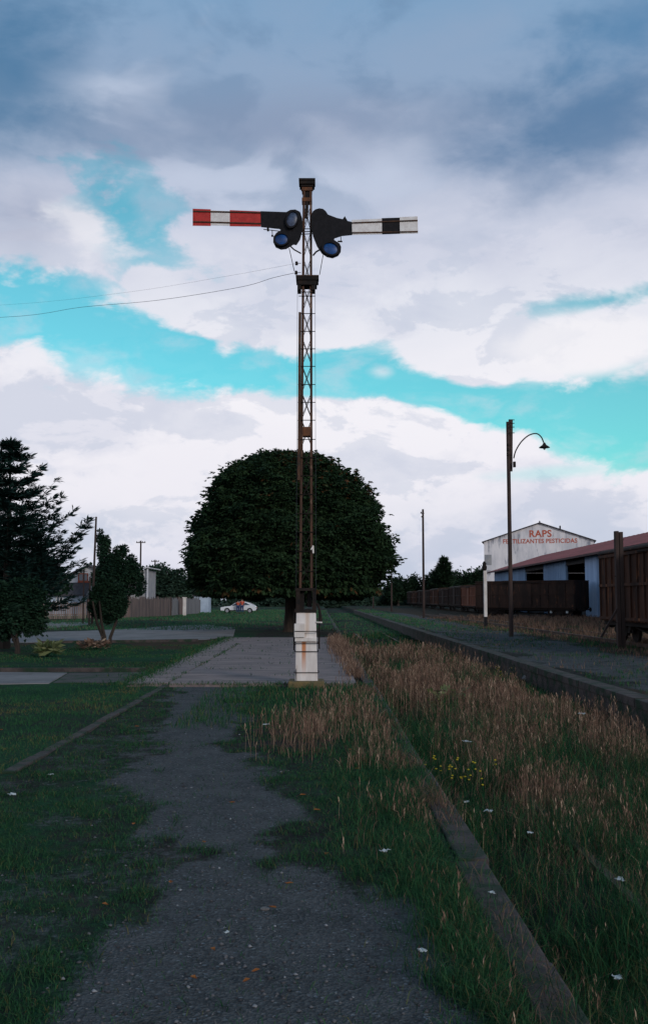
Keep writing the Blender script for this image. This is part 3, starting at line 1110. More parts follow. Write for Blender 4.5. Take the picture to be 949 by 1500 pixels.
# ------------------------------------------------------------------ the big clipped chestnut
def chestnut():
    base = Vector((-1.42, 50, 0))
    t = thing('chestnut_tree', base, 'huge dark chestnut tree with a clipped dome crown behind the signal mast', 'tree')
    zt = np.array([1.8, 1.95, 2.4, 3.45, 4.95, 6.3, 7.5, 8.25, 8.75, 9.02])
    rt = np.array([3.2, 3.9, 4.55, 4.95, 4.72, 4.25, 3.45, 2.5, 1.4, 0.05])
    cx = -.16

    def prof(z, a, s=1.0):
        r = np.interp(z, zt, rt)
        return r * s + (fbm(a * 1.6 + 10, z * .9, 3) - .5) * .8 * s + (fbm(a * 4.5 + 3, z * 1.7 + 4, 2) - .5) * 1.15 * s

    # arc-length sampling
    zz = np.linspace(1.85, 9.0, 200)
    rr = np.interp(zz, zt, rt)
    ds = np.hypot(np.gradient(zz), np.gradient(rr)) * rr
    cdf = np.cumsum(ds) / ds.sum()
    n = 36000
    z = np.interp(RNG.random(n), cdf, zz)
    a = RNG.random(n) * 2 * np.pi
    z = z + np.where(z < 2.6, (fbm(a * 2.2 + 5, a * 0, 3) - .5) * .7, 0)
    r = prof(z, a) - RNG.random(n) ** 1.6 * .85 + .05
    sl = np.interp(z, zz, -np.gradient(rr, zz))
    nz = np.clip(sl, -2, 4)
    out = np.stack([np.cos(a), np.sin(a), .35 * nz], -1)
    out /= np.linalg.norm(out, axis=1, keepdims=True)
    p = np.stack([cx + r * np.cos(a), r * np.sin(a), z], -1)
    # leaf spray tiers
    tint = np.clip(fbm(a * 5, z * 2.2, 3) * .9 - .1 + .35 * (RNG.random(n) - .5), 0, .75)
    red = RNG.random(n) < .004 + .16 * sstep(z, 6.5, 8.8) * (np.cos(a) > -.2)
    tint = np.where(red, .9 + .1 * RNG.random(n), tint)
    out = out + RNG.normal(0, .35, out.shape)
    out /= np.linalg.norm(out, axis=1, keepdims=True)
    parts = [leaflets(p, out, .13 + .14 * RNG.random(n), 5, .6, .2, tint)]
    # shoots that stick out of the outline
    m = 2600
    z2 = np.interp(RNG.random(m), cdf, zz)
    a2 = RNG.random(m) * 2 * np.pi
    r2 = prof(z2, a2) + .05 + .42 * RNG.random(m) ** 1.5
    p2 = np.stack([cx + r2 * np.cos(a2), r2 * np.sin(a2), z2 + .15 * RNG.random(m) * sstep(z2, 6, 8)], -1)
    o2 = np.stack([np.cos(a2), np.sin(a2), .4 + 0 * a2], -1)
    parts.append(leaflets(p2, o2, .16 + .12 * RNG.random(m), 5, .5, .2, np.where((z2 > 6.3) & (np.cos(a2) > -.3), RNG.random(m), RNG.random(m) * .7)))
    # underside
    m = 2500
    r3 = 4.6 * np.sqrt(RNG.random(m))
    a3 = RNG.random(m) * 6.28
    p3 = np.stack([cx + r3 * np.cos(a3), r3 * np.sin(a3), 1.98 + .25 * RNG.random(m) + .1 * np.cos(r3)], -1)
    parts.append(leaflets(p3, np.stack([np.cos(a3), np.sin(a3), 0 * a3], -1), .3 + 0 * a3, 4, 1.0, .22))
    V, T, C = merge(parts)
    # added solid core in dark leaf tone, stops light passing through the crown
    mb = MB()
    nn = 40
    rings = []
    zs = [2.1, 2.5, 3.4, 4.9, 6.2, 7.3, 8.0, 8.5]
    vs, fs = [], []
    for zi in zs:
        for q in range(nn):
            an = 2 * math.pi * q / nn
            rc = float(prof(np.array([zi]), np.array([an]))[0]) - .75
            vs.append((cx + rc * math.cos(an), rc * math.sin(an), zi))
    for i in range(len(zs) - 1):
        for q in range(nn):
            fs.append((i * nn + q, i * nn + (q + 1) % nn, (i + 1) * nn + (q + 1) % nn, (i + 1) * nn + q))
    fs.append(tuple(range(nn)))
    fs.append(tuple(range((len(zs) - 1) * nn, len(zs) * nn)))
    mb.add(vs, fs)
    V, T, C = tri_mb(mb, V, T, C)
    np_mesh('crown', V, T, M['leaf_chestnut'], C, parent=t)
    mb = MB()
    mb.tube([(0, 0, -.2), (0, 0, .15), (0, 0, .9), (.03, 0, 2.2), (-.05, 0, 4)], [.55, .38, .31, .30, .22], 14)
    for q in range(9):
        an = q * .7
        mb.tube([(0, 0, 1.5 + .1 * q), (1.3 * math.cos(an), 1.3 * math.sin(an), 2.6 + .1 * q), (3 * math.cos(an), 3 * math.sin(an), 3.8 + .2 * q)], [.14, .1, .04], 6)
    mb.build('trunk', M['bark'], t, smooth_=True)


chestnut()


# ------------------------------------------------------------------ conifer, shrubs
def conifer(name, base, H, R, z0, whorls, label, leaf=.16, seed=1, per=7, m='leaf_conifer', skew=0.0, nd=16, cat='conifer'):
    rnd = random.Random(seed)
    t = thing(name, base, label, cat)
    tr = MB()
    tr.tube([(0, 0, -.1), (0, 0, H * .3), (.02, .02, H * .7), (0, 0, H * .985)], [.028 * H, .02 * H, .009 * H, .003 * H], 8)
    pts, outs = [], []
    for i in range(whorls):
        f = i / max(1, whorls - 1)
        z = z0 + (H * .97 - z0) * f
        L0 = R * ((1 - f) ** .75) * (1 if f > .12 else .8 + f * 1.6) + .12
        for q in range(per):
            a = rnd.uniform(0, 6.283)
            L = L0 * rnd.uniform(.5, 1.18)
            dx, dy = math.cos(a), math.sin(a)
            n = max(4, int(L / .16))
            rise = rnd.uniform(.1, .95)
            bp = []
            for s in range(n + 1):
                u = s / n
                r = u * L
                zz = z - .10 * L * math.sin(u * 2.4) + rise * L * u * u * .8
                bp.append((dx * r + skew * u, dy * r, zz))
                if u > .12:
                    wd = (1 - u) * L * .32 + .05
                    for kk in range(nd // 4):
                        sgn = rnd.choice((-1, 1))
                        w = rnd.uniform(0, wd) * sgn
                        pts.append((dx * r - dy * w, dy * r + dx * w, zz + rnd.uniform(-.03, .06)))
                        o = Vector((dx - dy * sgn * .7, dy + dx * sgn * .7, .25 + rnd.uniform(-.2, .3))).normalized()
                        outs.append(tuple(o))
            tr.tube([bp[0], bp[len(bp) // 2], bp[-1]], [.02 + .006 * L, .012, .004], 4, cap=False)
    # leader
    for s in range(14):
        z = H * (.93 + .07 * s / 14)
        for q in range(3):
            a = rnd.uniform(0, 6.28)
            pts.append((0, 0, z))
            outs.append((math.cos(a) * .6, math.sin(a) * .6, .8))
    p, o = np.array(pts), np.array(outs)
    o = o + RNG.normal(0, .15, o.shape)
    V, T, C = leaflets(p, o, leaf * (.7 + .6 * RNG.random(len(p))), 5, -.12, .085, None, .8)
    np_mesh('crown', V, T, M[m], C, parent=t)
    tr.build('trunk', M['bark'], t, smooth_=True)
    return t


bc = P(8, 942, 33)
conifer('conifer', (bc.x, 33, 0), 6.85, 2.85, 1.35, 14, 'tall dark conifer with spiky upswept branches at the left edge', leaf=.25, seed=4, per=14, nd=26)


def clumps_at(px_list, Y, base, depth=.8):
    """ellipsoid clumps given by picture centre and radii (px), local to base"""
    out = []
    for (px, py, rx, ry) in px_list:
        c = P(px, py, Y)
        s = Y / F
        out.append((c.x - base[0], random.uniform(-.3, .3) * rx * s, c.z - base[2], rx * s, (rx + ry) / 2 * s * depth, ry * s))
    return out


b = (P(30, 950, 30).x, 30, 0)
broad_tree('dense_shrub', b, clumps_at([(25, 895, 36, 32), (52, 885, 22, 24), (8, 880, 28, 26), (40, 865, 24, 20), (5, 915, 24, 22), (48, 912, 22, 18), (-25, 895, 32, 34)], 30, b),
           4200, .10, .05, M['leaf_shrub'], 'big dense dark shrub on several stems below the conifer', 'shrub', stems=4, core=.66)
b = (P(157, 943, 36).x, 36, 0)
broad_tree('small_tree', b, clumps_at([(158, 880, 17, 15), (142, 872, 9, 12), (174, 870, 10, 13), (160, 858, 11, 9), (147, 897, 12, 8), (173, 896, 10, 8), (160, 906, 8, 6), (136, 888, 6, 8), (182, 884, 6, 8), (150, 854, 7, 8)], 36, b),
           4600, .085, .06, M['leaf_shrub'], 'small dark bushy tree on forked trunks beside the side road', 'tree', stems=3, core=.62)
b = (P(172, 905, 92).x, 92, 0)
broad_tree('garden_tree', b, clumps_at([(163, 832, 18, 20), (186, 838, 15, 18), (152, 806, 9, 17), (147, 786, 5, 10), (157, 793, 5, 8), (173, 812, 8, 11), (182, 806, 6, 8), (201, 838, 9, 12), (204, 858, 9, 14), (150, 850, 14, 22),
                                          (176, 862, 20, 16), (192, 822, 8, 9), (166, 820, 7, 9), (139, 846, 6, 9)], 92, b, 1.0),
           6500, .2, .2, M['leaf_shrub'], 'dark tree with a lumpy pointed crown behind the board fence', 'tree', core=.66)
b = (P(60, 905, 60).x, 60, 0)
broad_tree('garden_tree', b, clumps_at([(55, 835, 30, 26), (85, 852, 22, 18), (25, 840, 30, 32), (-10, 830, 40, 40)], 60, b, 1.0),
           3000, .2, .15, M['leaf_shrub'], 'dark tree filling the gap behind the tall conifer', 'tree', core=.7)
for i, (px, lab, cl) in enumerate((
        (228, 'grey green tree between the white eave and the chestnut crown, nearest the house', [(226, 852, 16, 22), (236, 842, 14, 16), (218, 862, 12, 16)]),
        (252, 'grey green roundish tree behind the board fence, next to the chestnut crown', [(250, 860, 18, 18), (258, 850, 14, 14), (243, 866, 14, 14)]),
        (282, 'low tree half hidden behind the left edge of the chestnut crown', [(280, 866, 20, 15), (295, 870, 16, 12)]))):
    b = (P(px, 900, 135).x, 135, 0)
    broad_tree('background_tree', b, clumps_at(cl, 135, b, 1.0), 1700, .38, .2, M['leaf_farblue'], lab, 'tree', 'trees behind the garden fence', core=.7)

far = [(583, 'distant tree just right of the chestnut crown', 'round', [(583, 862, 18, 16), (574, 868, 12, 12)], 'leaf_far'),
       (607, 'low round distant tree left of the middle lamp-less pole', 'round', [(606, 860, 15, 16), (600, 866, 12, 12)], 'leaf_far'),
       (636, 'broad distant tree left of the pointed one', 'round', [(636, 856, 17, 18), (628, 862, 12, 14)], 'leaf_far'),
       (664, 'broad distant tree right of the pointed one', 'round', [(663, 855, 18, 18), (673, 862, 12, 14)], 'leaf_far'),
       (686, 'distant tree above the orange wagon', 'round', [(687, 856, 14, 16), (680, 862, 10, 12)], 'leaf_far'),
       (704, 'distant tree touching the white gable building', 'round', [(703, 852, 11, 18), (710, 860, 10, 14)], 'leaf_far')]
for px, lab, _, cl, mm in far:
    b = (P(px, 884, 270).x, 270, 0)
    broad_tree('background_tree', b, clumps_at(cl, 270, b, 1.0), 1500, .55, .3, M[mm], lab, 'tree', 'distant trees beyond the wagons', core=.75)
b = P(650, 884, 262)
conifer('background_conifer', (b.x, 262, 0), 12.2, 3.6, 3, 13, 'pointed distant conifer rising above the round trees', leaf=1.1, seed=9, per=9, m='leaf_far', nd=12)


def hedge(name, pts, h, n, leaf, m, label):
    """irregular far-off wood as one mass"""
    cl = []
    rnd = random.Random(len(name) + n)
    for (x0, y0), (x1, y1) in zip(pts[:-1], pts[1:]):
        L = math.hypot(x1 - x0, y1 - y0)
        k = int(L / (h * .55))
        for i in range(k):
            u = (i + rnd.random()) / k
            s = h * rnd.uniform(.32, .62)
            cl.append((x0 + (x1 - x0) * u, y0 + (y1 - y0) * u + rnd.uniform(-4, 4), s * .8, s * 1.2, s, s))
    V, T, C = clumpcrown(cl, n, leaf, 3, .2)
    V, T, C = tri_mb(ball_core(cl, 'c', None, None, .75), V, T, C)
    o = np_mesh(name, V, T, m, C)
    return tag(o, label, 'wood', kind='stuff')


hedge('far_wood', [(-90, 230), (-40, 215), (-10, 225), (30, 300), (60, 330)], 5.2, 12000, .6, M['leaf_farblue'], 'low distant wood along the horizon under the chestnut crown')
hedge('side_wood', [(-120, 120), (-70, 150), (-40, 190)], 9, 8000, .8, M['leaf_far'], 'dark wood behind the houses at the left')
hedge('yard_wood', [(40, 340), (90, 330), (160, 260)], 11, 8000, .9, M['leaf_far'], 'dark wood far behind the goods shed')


# small plants
def leafy_plant(name, base, n, h, leaf, m, label, w=.4, k=4, cat='plant', group=None, droop=.2, width=.22):
    o = thing(name, base, label, cat, group)
    a = RNG.random(n) * 6.28
    r = RNG.random(n) ** .7 * w
    p = np.stack([r * np.cos(a), r * np.sin(a), h * (.35 + .65 * RNG.random(n)) * (1 - .4 * r / w)], -1)
    V, T, C = leaflets(p, np.stack([np.cos(a), np.sin(a), .8 + 0 * a], -1), leaf * (.6 + .7 * RNG.random(n)), k, droop, width)
    np_mesh('foliage', V, T, m, C, parent=o)
    mb = MB()
    for i in range(min(n, 14)):
        mb.tube([(0, 0, -.02), tuple(p[i] * .5), tuple(p[i])], [.006, .005, .003], 4)
    mb.build('stem', M['grass_green'], o)
    return o


g1 = G(70, 962)
leafy_plant('flowering_plant', (g1.x, g1.y, 0), 46, .42, .34, M['leaf_pale'], 'pale yellow green clump of long leaves in front of the big shrub', w=.36, k=3, width=.12)
g1 = G(138, 952)
leafy_plant('flowering_plant', (g1.x, g1.y, 0), 60, .32, .2, M['grass_dry'], 'brownish low clump left of the small tree', w=.5, k=3)
g1 = G(660, 1046, PIT)
leafy_plant('broadleaf_weed', (g1.x, g1.y, PIT), 34, .50, .17, M['leaf_pale'], 'pale broad-leaved weed in the track bed among dry grass', w=.42, k=3, droop=.1, width=.2)


def mustard(px, py, n, lab):
    g = G(px, py, PIT)
    o = thing('flowering_weed', (g.x, g.y, PIT), lab, 'weed', 'yellow flowering weeds in the track bed')
    mb = MB()
    pts = []
    for i in range(n):
        a = random.uniform(0, 6.28)
        r = random.uniform(.05, .28)
        h = random.uniform(.32, .6)
        tip = Vector((r * math.cos(a), r * math.sin(a), h))
        mb.tube([(0, 0, 0), (tip.x * .4, tip.y * .4, h * .6), tip], [.005, .004, .002], 4)
        for q in range(5):
            pts.append(tip + Vector((random.uniform(-.03, .03), random.uniform(-.03, .03), random.uniform(-.12, .03))))
    mb.build('stem', M['grass_green'], o)
    for q in pts[::2]:
        mb = MB()
        mb.lathe(q, [(.003, -.006), (.013, 0), (.010, .006), (.002, .008)], 6)
        mb.build('flower', M['flower_yellow'], o)


mustard(690, 1200, 9, 'yellow flowering weed in the track bed beside the platform edge')
mustard(655, 1195, 4, 'smaller yellow flowering weed touching the platform edge')
mustard(735, 1010, 5, 'yellow flowering weed far along the track bed')


# ------------------------------------------------------------------ the semaphore signal
SY = 18.5


def S(px, py, dy=0.0):
    p = P(px, py, SY)
    return Vector((p.x, SY + dy, p.z))


def semaphore():
    bx = S(449.5, 1000).x
    base = Vector((bx, SY, 0))
    T_ = thing('semaphore_signal', base, 'tall rusty lattice railway signal with red and black-and-white arms on a white plinth', 'railway signal')

    def L(px, py, dy=0.0): return S(px, py, dy) - base

    mb = MB()
    mb.box(-.34, .32, -.3, .34, -.12, .125)
    mb.build('base_slab', M['mossy_concrete'], T_, bevel=.03)
    # plinth: tapered painted concrete, front face with a rust stain
    zt = L(450, 897).z
    mb = MB()
    w0, w1, d0, d1 = .205, .178, .21, .18
    x0 = L(449, 1000).x
    x1 = L(448.5, 897).x
    vs = [(x0 - w0, -d0, .12), (x0 + w0, -d0, .12), (x0 + w0, d0, .12), (x0 - w0, d0, .12), (x1 - w1, -d1, zt), (x1 + w1, -d1, zt), (x1 + w1, d1, zt), (x1 - w1, d1, zt)]
    mb.add(vs, [(0, 3, 2, 1), (4, 5, 6, 7), (0, 1, 5, 4), (1, 2, 6, 5), (2, 3, 7, 6), (3, 0, 4, 7)])
    pl = mb.build('plinth', M['plinth_paint'], T_, bevel=.012)
    # rusty run-off streak is part of the plinth's own paint material
    a, b_ = L(431.5, 933), L(462.5, 913)
    MB().box(a.x, L(446.5, 913).x, -.275, -.205, a.z, b_.z).build('plinth_box', M['white_paint'], T_, bevel=.01)
    a2 = L(432, 940)
    MB().box(L(432.5, 900).x, L(464, 900).x, -.235, .22, L(0, 939).z, L(0, 933.5).z).build('plinth_collar', M['white_paint'], T_, bevel=.008)
    for py in (924, 941, 953.5, 984):
        z = L(450, py).z
        ww = .19 + .022 * (1 - (z - .12) / (zt - .12)) + .012
        yy = -.245 if py < 942 else -.222
        if py == 924: yy = -.283
        mb = MB()
        for p, q in (((-ww, yy), (ww, yy)), ((ww, yy), (ww, .23)), ((ww, .23), (-ww, .23)), ((-ww, .23), (-ww, yy))):
            mb.tube([(p[0] + x0, p[1], z), (q[0] + x0, q[1], z)], .008, 6)
        mb.build('plinth_band', M['iron_dark'], T_)
    # side rods and clamps
    for px, p0, p1, s in ((431, 897, 952, -1), (467.5, 890, 950, 1)):
        mb = MB()
        a, b_ = L(px, p0, -.1), L(px, p1, -.1)
        mb.tube([a, b_], .013, 6)
        mb.bar(b_ + Vector((0, 0, .1)), Vector((x0 + s * .19, -.1, b_.z + .1)), .02)
        mb.build('side_rod', M['iron_dark'], T_)
    mb = MB()
    mb.tube([L(434, 940, -.05), L(434.5, 999, -.28)], .007, 6)
    mb.build('cable', M['iron_dark'], T_)
    # base frame between plinth and lattice (black)
    zb = L(0, 863).z
    mb = MB()
    for sx_ in (-1, 1):
        for sy_ in (-1, 1):
            x = x1 + sx_ * .15
            y = sy_ * .14
            mb.box(x - .035, x + .035, y - .035, y + .035, zt - .02, zb)
    mb.box(x1 - .21, x1 + .19, -.2, .2, zt, zt + .06)
    mb.box(x1 - .20, x1 + .18, -.19, .19, zb - .03, zb + .02)
    mb.box(x1 - .15, x1 - .04, -.05, .1, zt, zb - .02)
    mb.box(x1 + .02, x1 + .10, -.02, .1, zt + .1, zb - .02)
    mb.build('base_frame', M['iron_dark'], T_)
    # bent lever at the right of the frame
    mb = MB()
    mb.tube([L(461, 886, -.12), L(465, 885, -.12), L(468, 892, -.12), L(469, 902, -.12), L(470, 913, -.12)], [.02, .022, .02, .028, .035], 8)
    mb.build('lever', M['iron_dark'], T_, smooth_=True)
    mb = MB()
    mb.tube([L(463, 911, -.2), L(472, 911.5, -.2)], .014, 6)
    mb.build('lever_pin', M['white_paint'], T_)

    ztop = L(0, 275).z

    def legx(z):
        u = (z - zb) / (ztop - zb)
        cx = L(448.2, 863).x * (1 - u) + L(450.3, 275).x * u
        return cx, .128 * (1 - u) + .088 * u

    for sx_ in (-1, 1):
        for sy_ in (-1, 1):
            mb = MB()
            c0, h0 = legx(zb)
            c1, h1 = legx(ztop)
            # an L angle: two thin plates
            for (wx, wy) in ((.045, .010), (.010, .045)):
                ox, oy = -sx_ * wx / 2, -sy_ * wy / 2
                vs = []
                for (c, h, z) in ((c0, h0, zb), (c1, h1, ztop)):
                    X0, Y0 = c + sx_ * h + ox, sy_ * h + oy
                    vs += [(X0 - wx / 2, Y0 - wy / 2, z), (X0 + wx / 2, Y0 - wy / 2, z), (X0 + wx / 2, Y0 + wy / 2, z), (X0 - wx / 2, Y0 + wy / 2, z)]
                mb.add(vs, [(0, 3, 2, 1), (4, 5, 6, 7), (0, 1, 5, 4), (1, 2, 6, 5), (2, 3, 7, 6), (3, 0, 4, 7)])
            mb.build('mast_post', M['rust_leg'], T_)
    # X bracing on the four faces
    for face in range(4):
        mb = MB()
        z = zb + .06
        pitch = .52
        while z < ztop - .35:
            z2 = z + pitch
            (c0, h0), (c1, h1) = legx(z), legx(z2)
            h0 -= .012
            h1 -= .012
            for s in (-1, 1):
                if face < 2:
                    y0, y1 = (-h0 if face == 0 else h0), (-h1 if face == 0 else h1)
                    mb.bar((c0 - s * h0, y0 + .004 * s, z), (c1 + s * h1, y1 + .004 * s, z2), .011, .005)
                else:
                    q = -1 if face == 2 else 1
                    mb.bar((c0 + q * h0 + .004 * s, -s * h0, z), (c1 + q * h1 + .004 * s, s * h1, z2), .005, .011)
            z = z2
        mb.build('cross_bracing', M['iron_dark'], T_)
    # climbing rungs with the wires running beside the mast
    pys = [430, 436, 461.5, 487.5, 513, 538.5, 565, 591, 617, 645, 671.5, 698, 725, 753, 780, 808, 837]
    for py in pys:
        z = L(0, py).z
        c, h = legx(z)
        mb = MB()
        mb.tube([(c - h - .055, -h - .02, z), (c + h + .055, -h - .02, z)], .008, 6)
        mb.build('rung', M['iron_dark'], T_)
    for px0, px1 in ((435.0, 433.0), (462.0, 462)):
        mb = MB()
        mb.tube([L(px0 + (1 if px0 < 450 else -.5), 420, -.14), L(px1 + 1.0, 900, -.16)], .0035, 5)
        mb.build('signal_wire', M['wire'], T_)
    # conduit down the left post
    mb = MB()
    a, b_ = L(439.6, 461, -.15), L(438.0, 705, -.16)
    mb.bar(a, b_, .05, .045)
    mb.build('conduit', M['rust_dark'], T_)
    # rusty counterweight box
    a, b_ = L(443.5, 640), L(456.5, 626.5)
    MB().box(a.x, b_.x, -.11, .08, a.z, b_.z).build('counterweight', M['rust_orange'], T_, bevel=.01)
    mb = MB()
    mb.bar(L(458.5, 800, -.16), L(459, 811, -.16), .03)
    mb.bar(L(455.5, 806, -.17), L(459, 800, -.17), .02)
    mb.build('clamp', M['white_paint'], T_)
    # platform
    mb = MB()
    a, b_ = L(434, 414), L(466.5, 408.5)
    mb.box(a.x, b_.x, -.17, .17, a.z, b_.z)
    mb.box(a.x + .03, b_.x - .03, -.15, .15, L(0, 420).z, a.z)
    mb.box(L(437, 0).x, L(442, 0).x, -.14, .14, L(0, 427).z, L(0, 420).z)
    mb.box(L(457, 0).x, L(462, 0).x, -.14, .14, L(0, 427).z, L(0, 420).z)
    mb.build('service_platform', M['iron_dark'], T_, bevel=.005)
    MB().box(a.x - .006, b_.x + .006, -.176, .176, b_.z, b_.z + .018).build('platform_plank', M['rust_dark'], T_)
    # stays from platform up to the arms
    for p, q in (((431.5, 402), (424, 369)), ((468, 407), (473.5, 377))):
        mb = MB()
        mb.tube([L(*p, -.18), L(*q, -.2)], .007, 5)
        mb.build('stay', M['iron_dark'], T_)
    # mast head
    mb = MB()
    mb.box(L(438.5, 0).x, L(462, 0).x, -.16, .16, L(0, 268.5).z, L(0, 265).z)
    mb.box(L(439.5, 0).x, L(461, 0).x, -.15, .15, L(0, 273).z, L(0, 268.5).z)
    mb.box(L(441.5, 0).x, L(459, 0).x, -.12, .12, L(0, 276).z, L(0, 273).z)
    mb.build('cap', M['iron_dark'], T_, bevel=.006)
    for p0_, p1_ in ((281.5, 276), (297, 291.5)):
        MB().box(L(442.8, 0).x, L(457.5, 0).x, -.10, .10, L(0, p0_).z, L(0, p1_).z).build('head_plate', M['rust_orange'], T_, bevel=.004)
    MB().box(L(444.5, 0).x, L(456, 0).x, -.07, .09, L(0, 291.5).z, L(0, 281.5).z).build('pulley_box', M['iron_dark'], T_)
    mb = MB()
    mb.bar(L(449.8, 296, -.07), L(449.5, 313, -.07), .06, .05)
    mb.bar(L(449.5, 300, -.07), L(448.6, 322, -.07), .05, .04)
    mb.build('pull_rod', M['iron_dark'], T_)
    # shaft joining the two arms
    for py in (339, 343.5, 347):
        mb = MB()
        mb.tube([L(440, py, -.13), L(461, py - (1 if py > 340 else 0), -.13)], .009, 6)
        mb.build('crossbar', M['iron_dark'], T_)
    # brackets under the spectacles
    mb = MB()
    mb.tube([L(424, 364, -.18), L(431, 370, -.16), L(441, 374, -.1)], .013, 6)
    mb.build('bracket', M['iron_dark'], T_)
    mb = MB()
    mb.tube([L(468, 371, -.18), L(463, 373, -.15), L(458.5, 377, -.1)], .016, 6)
    mb.build('bracket', M['iron_dark'], T_)

    # ---- arms
    YA = -.21

    def arm(outline, plates, bars, lenses, name_label, pivot, extra):
        A_ = bpy.data.objects.new('semaphore_arm', None)
        COL.objects.link(A_)
        A_.parent = T_
        A_.location = L(*pivot, YA)
        A_['label'] = name_label
        o0 = L(*pivot, YA)

        def Q(px, py, dy=0.0): return L(px, py, YA) - o0 + Vector((0, dy, 0))
        MB().prism([Q(*p) for p in outline], .035).build('spectacle_casting', M['black_paint'], A_, bevel=.004)
        for (pts, m, nm) in plates:
            MB().prism([Q(*p, .012) for p in pts], .006).build(nm, M[m], A_)
        for (p, q) in bars:
            mb = MB()
            mb.bar(Q(*p, .002), Q(*q, .002), .014, .022)
            mb.build('stiffener_bar', M['rust_dark'], A_)
        for (px, py, rx, ry, ang, m, dy) in lenses:
            c = Q(px, py, dy)
            ca, sa = math.cos(ang), math.sin(ang)
            k_ = SY / F

            def ell(f, yy, q, n):
                t_ = 2 * math.pi * q / n
                u, v = rx * f * k_ * math.cos(t_), ry * f * k_ * math.sin(t_)
                return c + Vector((u * ca - v * sa, yy, u * sa + v * ca))
            mb2 = MB()
            n = 28
            vs, fs = [], []
            for rad, yy in ((.80, -.05), (1.0, -.05), (1.0, .03), (.80, .03)):
                vs += [ell(rad, yy, q, n) for q in range(n)]
            for i in range(4):
                for k in range(n):
                    fs.append((i * n + k, i * n + (k + 1) % n, ((i + 1) % 4) * n + (k + 1) % n, ((i + 1) % 4) * n + k))
            mb2.add(vs, fs)
            mb2.build('lens_ring', M['black_paint'], A_, smooth_=True)
            mb3 = MB()
            vs, fs = [], []
            for rad, yy in ((.02, -.036), (.4, -.034), (.805, -.020), (.805, -.008)):
                vs += [ell(rad, yy, q, n) for q in range(n)]
            for i in range(3):
                for k in range(n):
                    fs.append((i * n + k, i * n + (k + 1) % n, (i + 1) * n + (k + 1) % n, (i + 1) * n + k))
            fs.append(tuple(range(n)))
            mb3.add(vs, fs)
            mb3.build('lens', M[m], A_, smooth_=True)
        for (pts, r, nm) in extra:
            mb = MB()
            mb.tube([Q(*p, -.01) for p in pts], r, 6)
            mb.build(nm, M['iron_dark'], A_)
        return A_

    def cL(x, y): return (270 + x / 5.272, 250 + y / 5.27)
    def cR(x, y): return (420 + x / 4.519, 250 + y / 4.52)
    outL = [cL(*p) for p in ((595, 345), (790, 352), (820, 335), (860, 332), (895, 350), (912, 400), (916, 480), (895, 560), (868, 602), (845, 598), (825, 610), (790, 632),
                             (750, 637), (710, 620), (690, 580), (692, 540), (715, 510), (752, 487), (735, 478), (700, 475), (660, 470), (598, 464))]
    plL = [([cL(76, 325), cL(214, 330), cL(214, 457), cL(76, 455)], 'red_paint', 'red_band'),
           ([cL(214, 338), cL(359, 344), cL(359, 455), cL(214, 452)], 'arm_white', 'white_band'),
           ([cL(359, 336), cL(597, 346), cL(597, 462), cL(359, 459)], 'red_paint', 'red_band')]
    arm(outL, plL, [(cL(78, 346), cL(595, 357)), (cL(78, 426), cL(595, 440))],
        [(*cL(836, 415), 9.5, 14.5, -.28, 'lens_grey', -.02), (*cL(755, 568), 12.0, 10.2, .1, 'lens_blue', -.02)], 'red and white banded arm pointing left', (436, 330),
        [([cL(617, 487), cL(650, 490), cL(735, 500)], .008, 'linkage_rod'), ([cL(650, 475), cL(652, 500)], .02, 'linkage_pin'), ([cL(683, 490), cL(685, 540)], .007, 'linkage_rod'),
         ([cL(676, 536), cL(692, 536)], .018, 'linkage_pin')])
    outR = [cR(*p) for p in ((163, 330), (172, 298), (190, 284), (215, 277), (240, 281), (258, 296), (272, 318), (330, 340), (368, 348), (382, 328), (400, 360), (428, 366),
                             (430, 450), (360, 457), (335, 466), (315, 472), (312, 484), (330, 496), (348, 508), (358, 530), (356, 562), (338, 588), (302, 603), (265, 595),
                             (232, 572), (200, 525), (175, 460), (162, 400))]
    plR = [([cR(428, 352), cR(624, 344), cR(626, 446), cR(430, 450)], 'arm_white', 'white_band'),
           ([cR(624, 341), cR(741, 337), cR(743, 443), cR(626, 447)], 'black_paint', 'black_band'),
           ([cR(741, 334), cR(858, 329), cR(861, 440), cR(743, 444)], 'arm_white', 'white_band')]
    arm(outR, plR, [(cR(430, 373), cR(858, 357)), (cR(430, 438), cR(860, 430))],
        [(*cR(290, 548), 13.5, 10.8, -.3, 'lens_blue', -.02)], 'white and black banded arm pointing right', (466, 330),
        [([cR(355, 462), cR(357, 495)], .007, 'linkage_rod'), ([cR(335, 496), cR(366, 497)], .015, 'linkage_pin')])
    # insulators
    for px, py in ((434.6, 388.5), (434.0, 402)):
        c = L(px, py, -.1)
        mb = MB()
        mb.lathe(c, [(.008, -.035), (.028, -.03), (.03, -.01), (.018, 0), (.028, .01), (.026, .03), (.008, .04)], 12)
        mb.tube([c, L(441, py - .3, -.1)], .006, 5)
        mb.build('insulator', M['iron_dark'], T_, smooth_=True)
    return T_


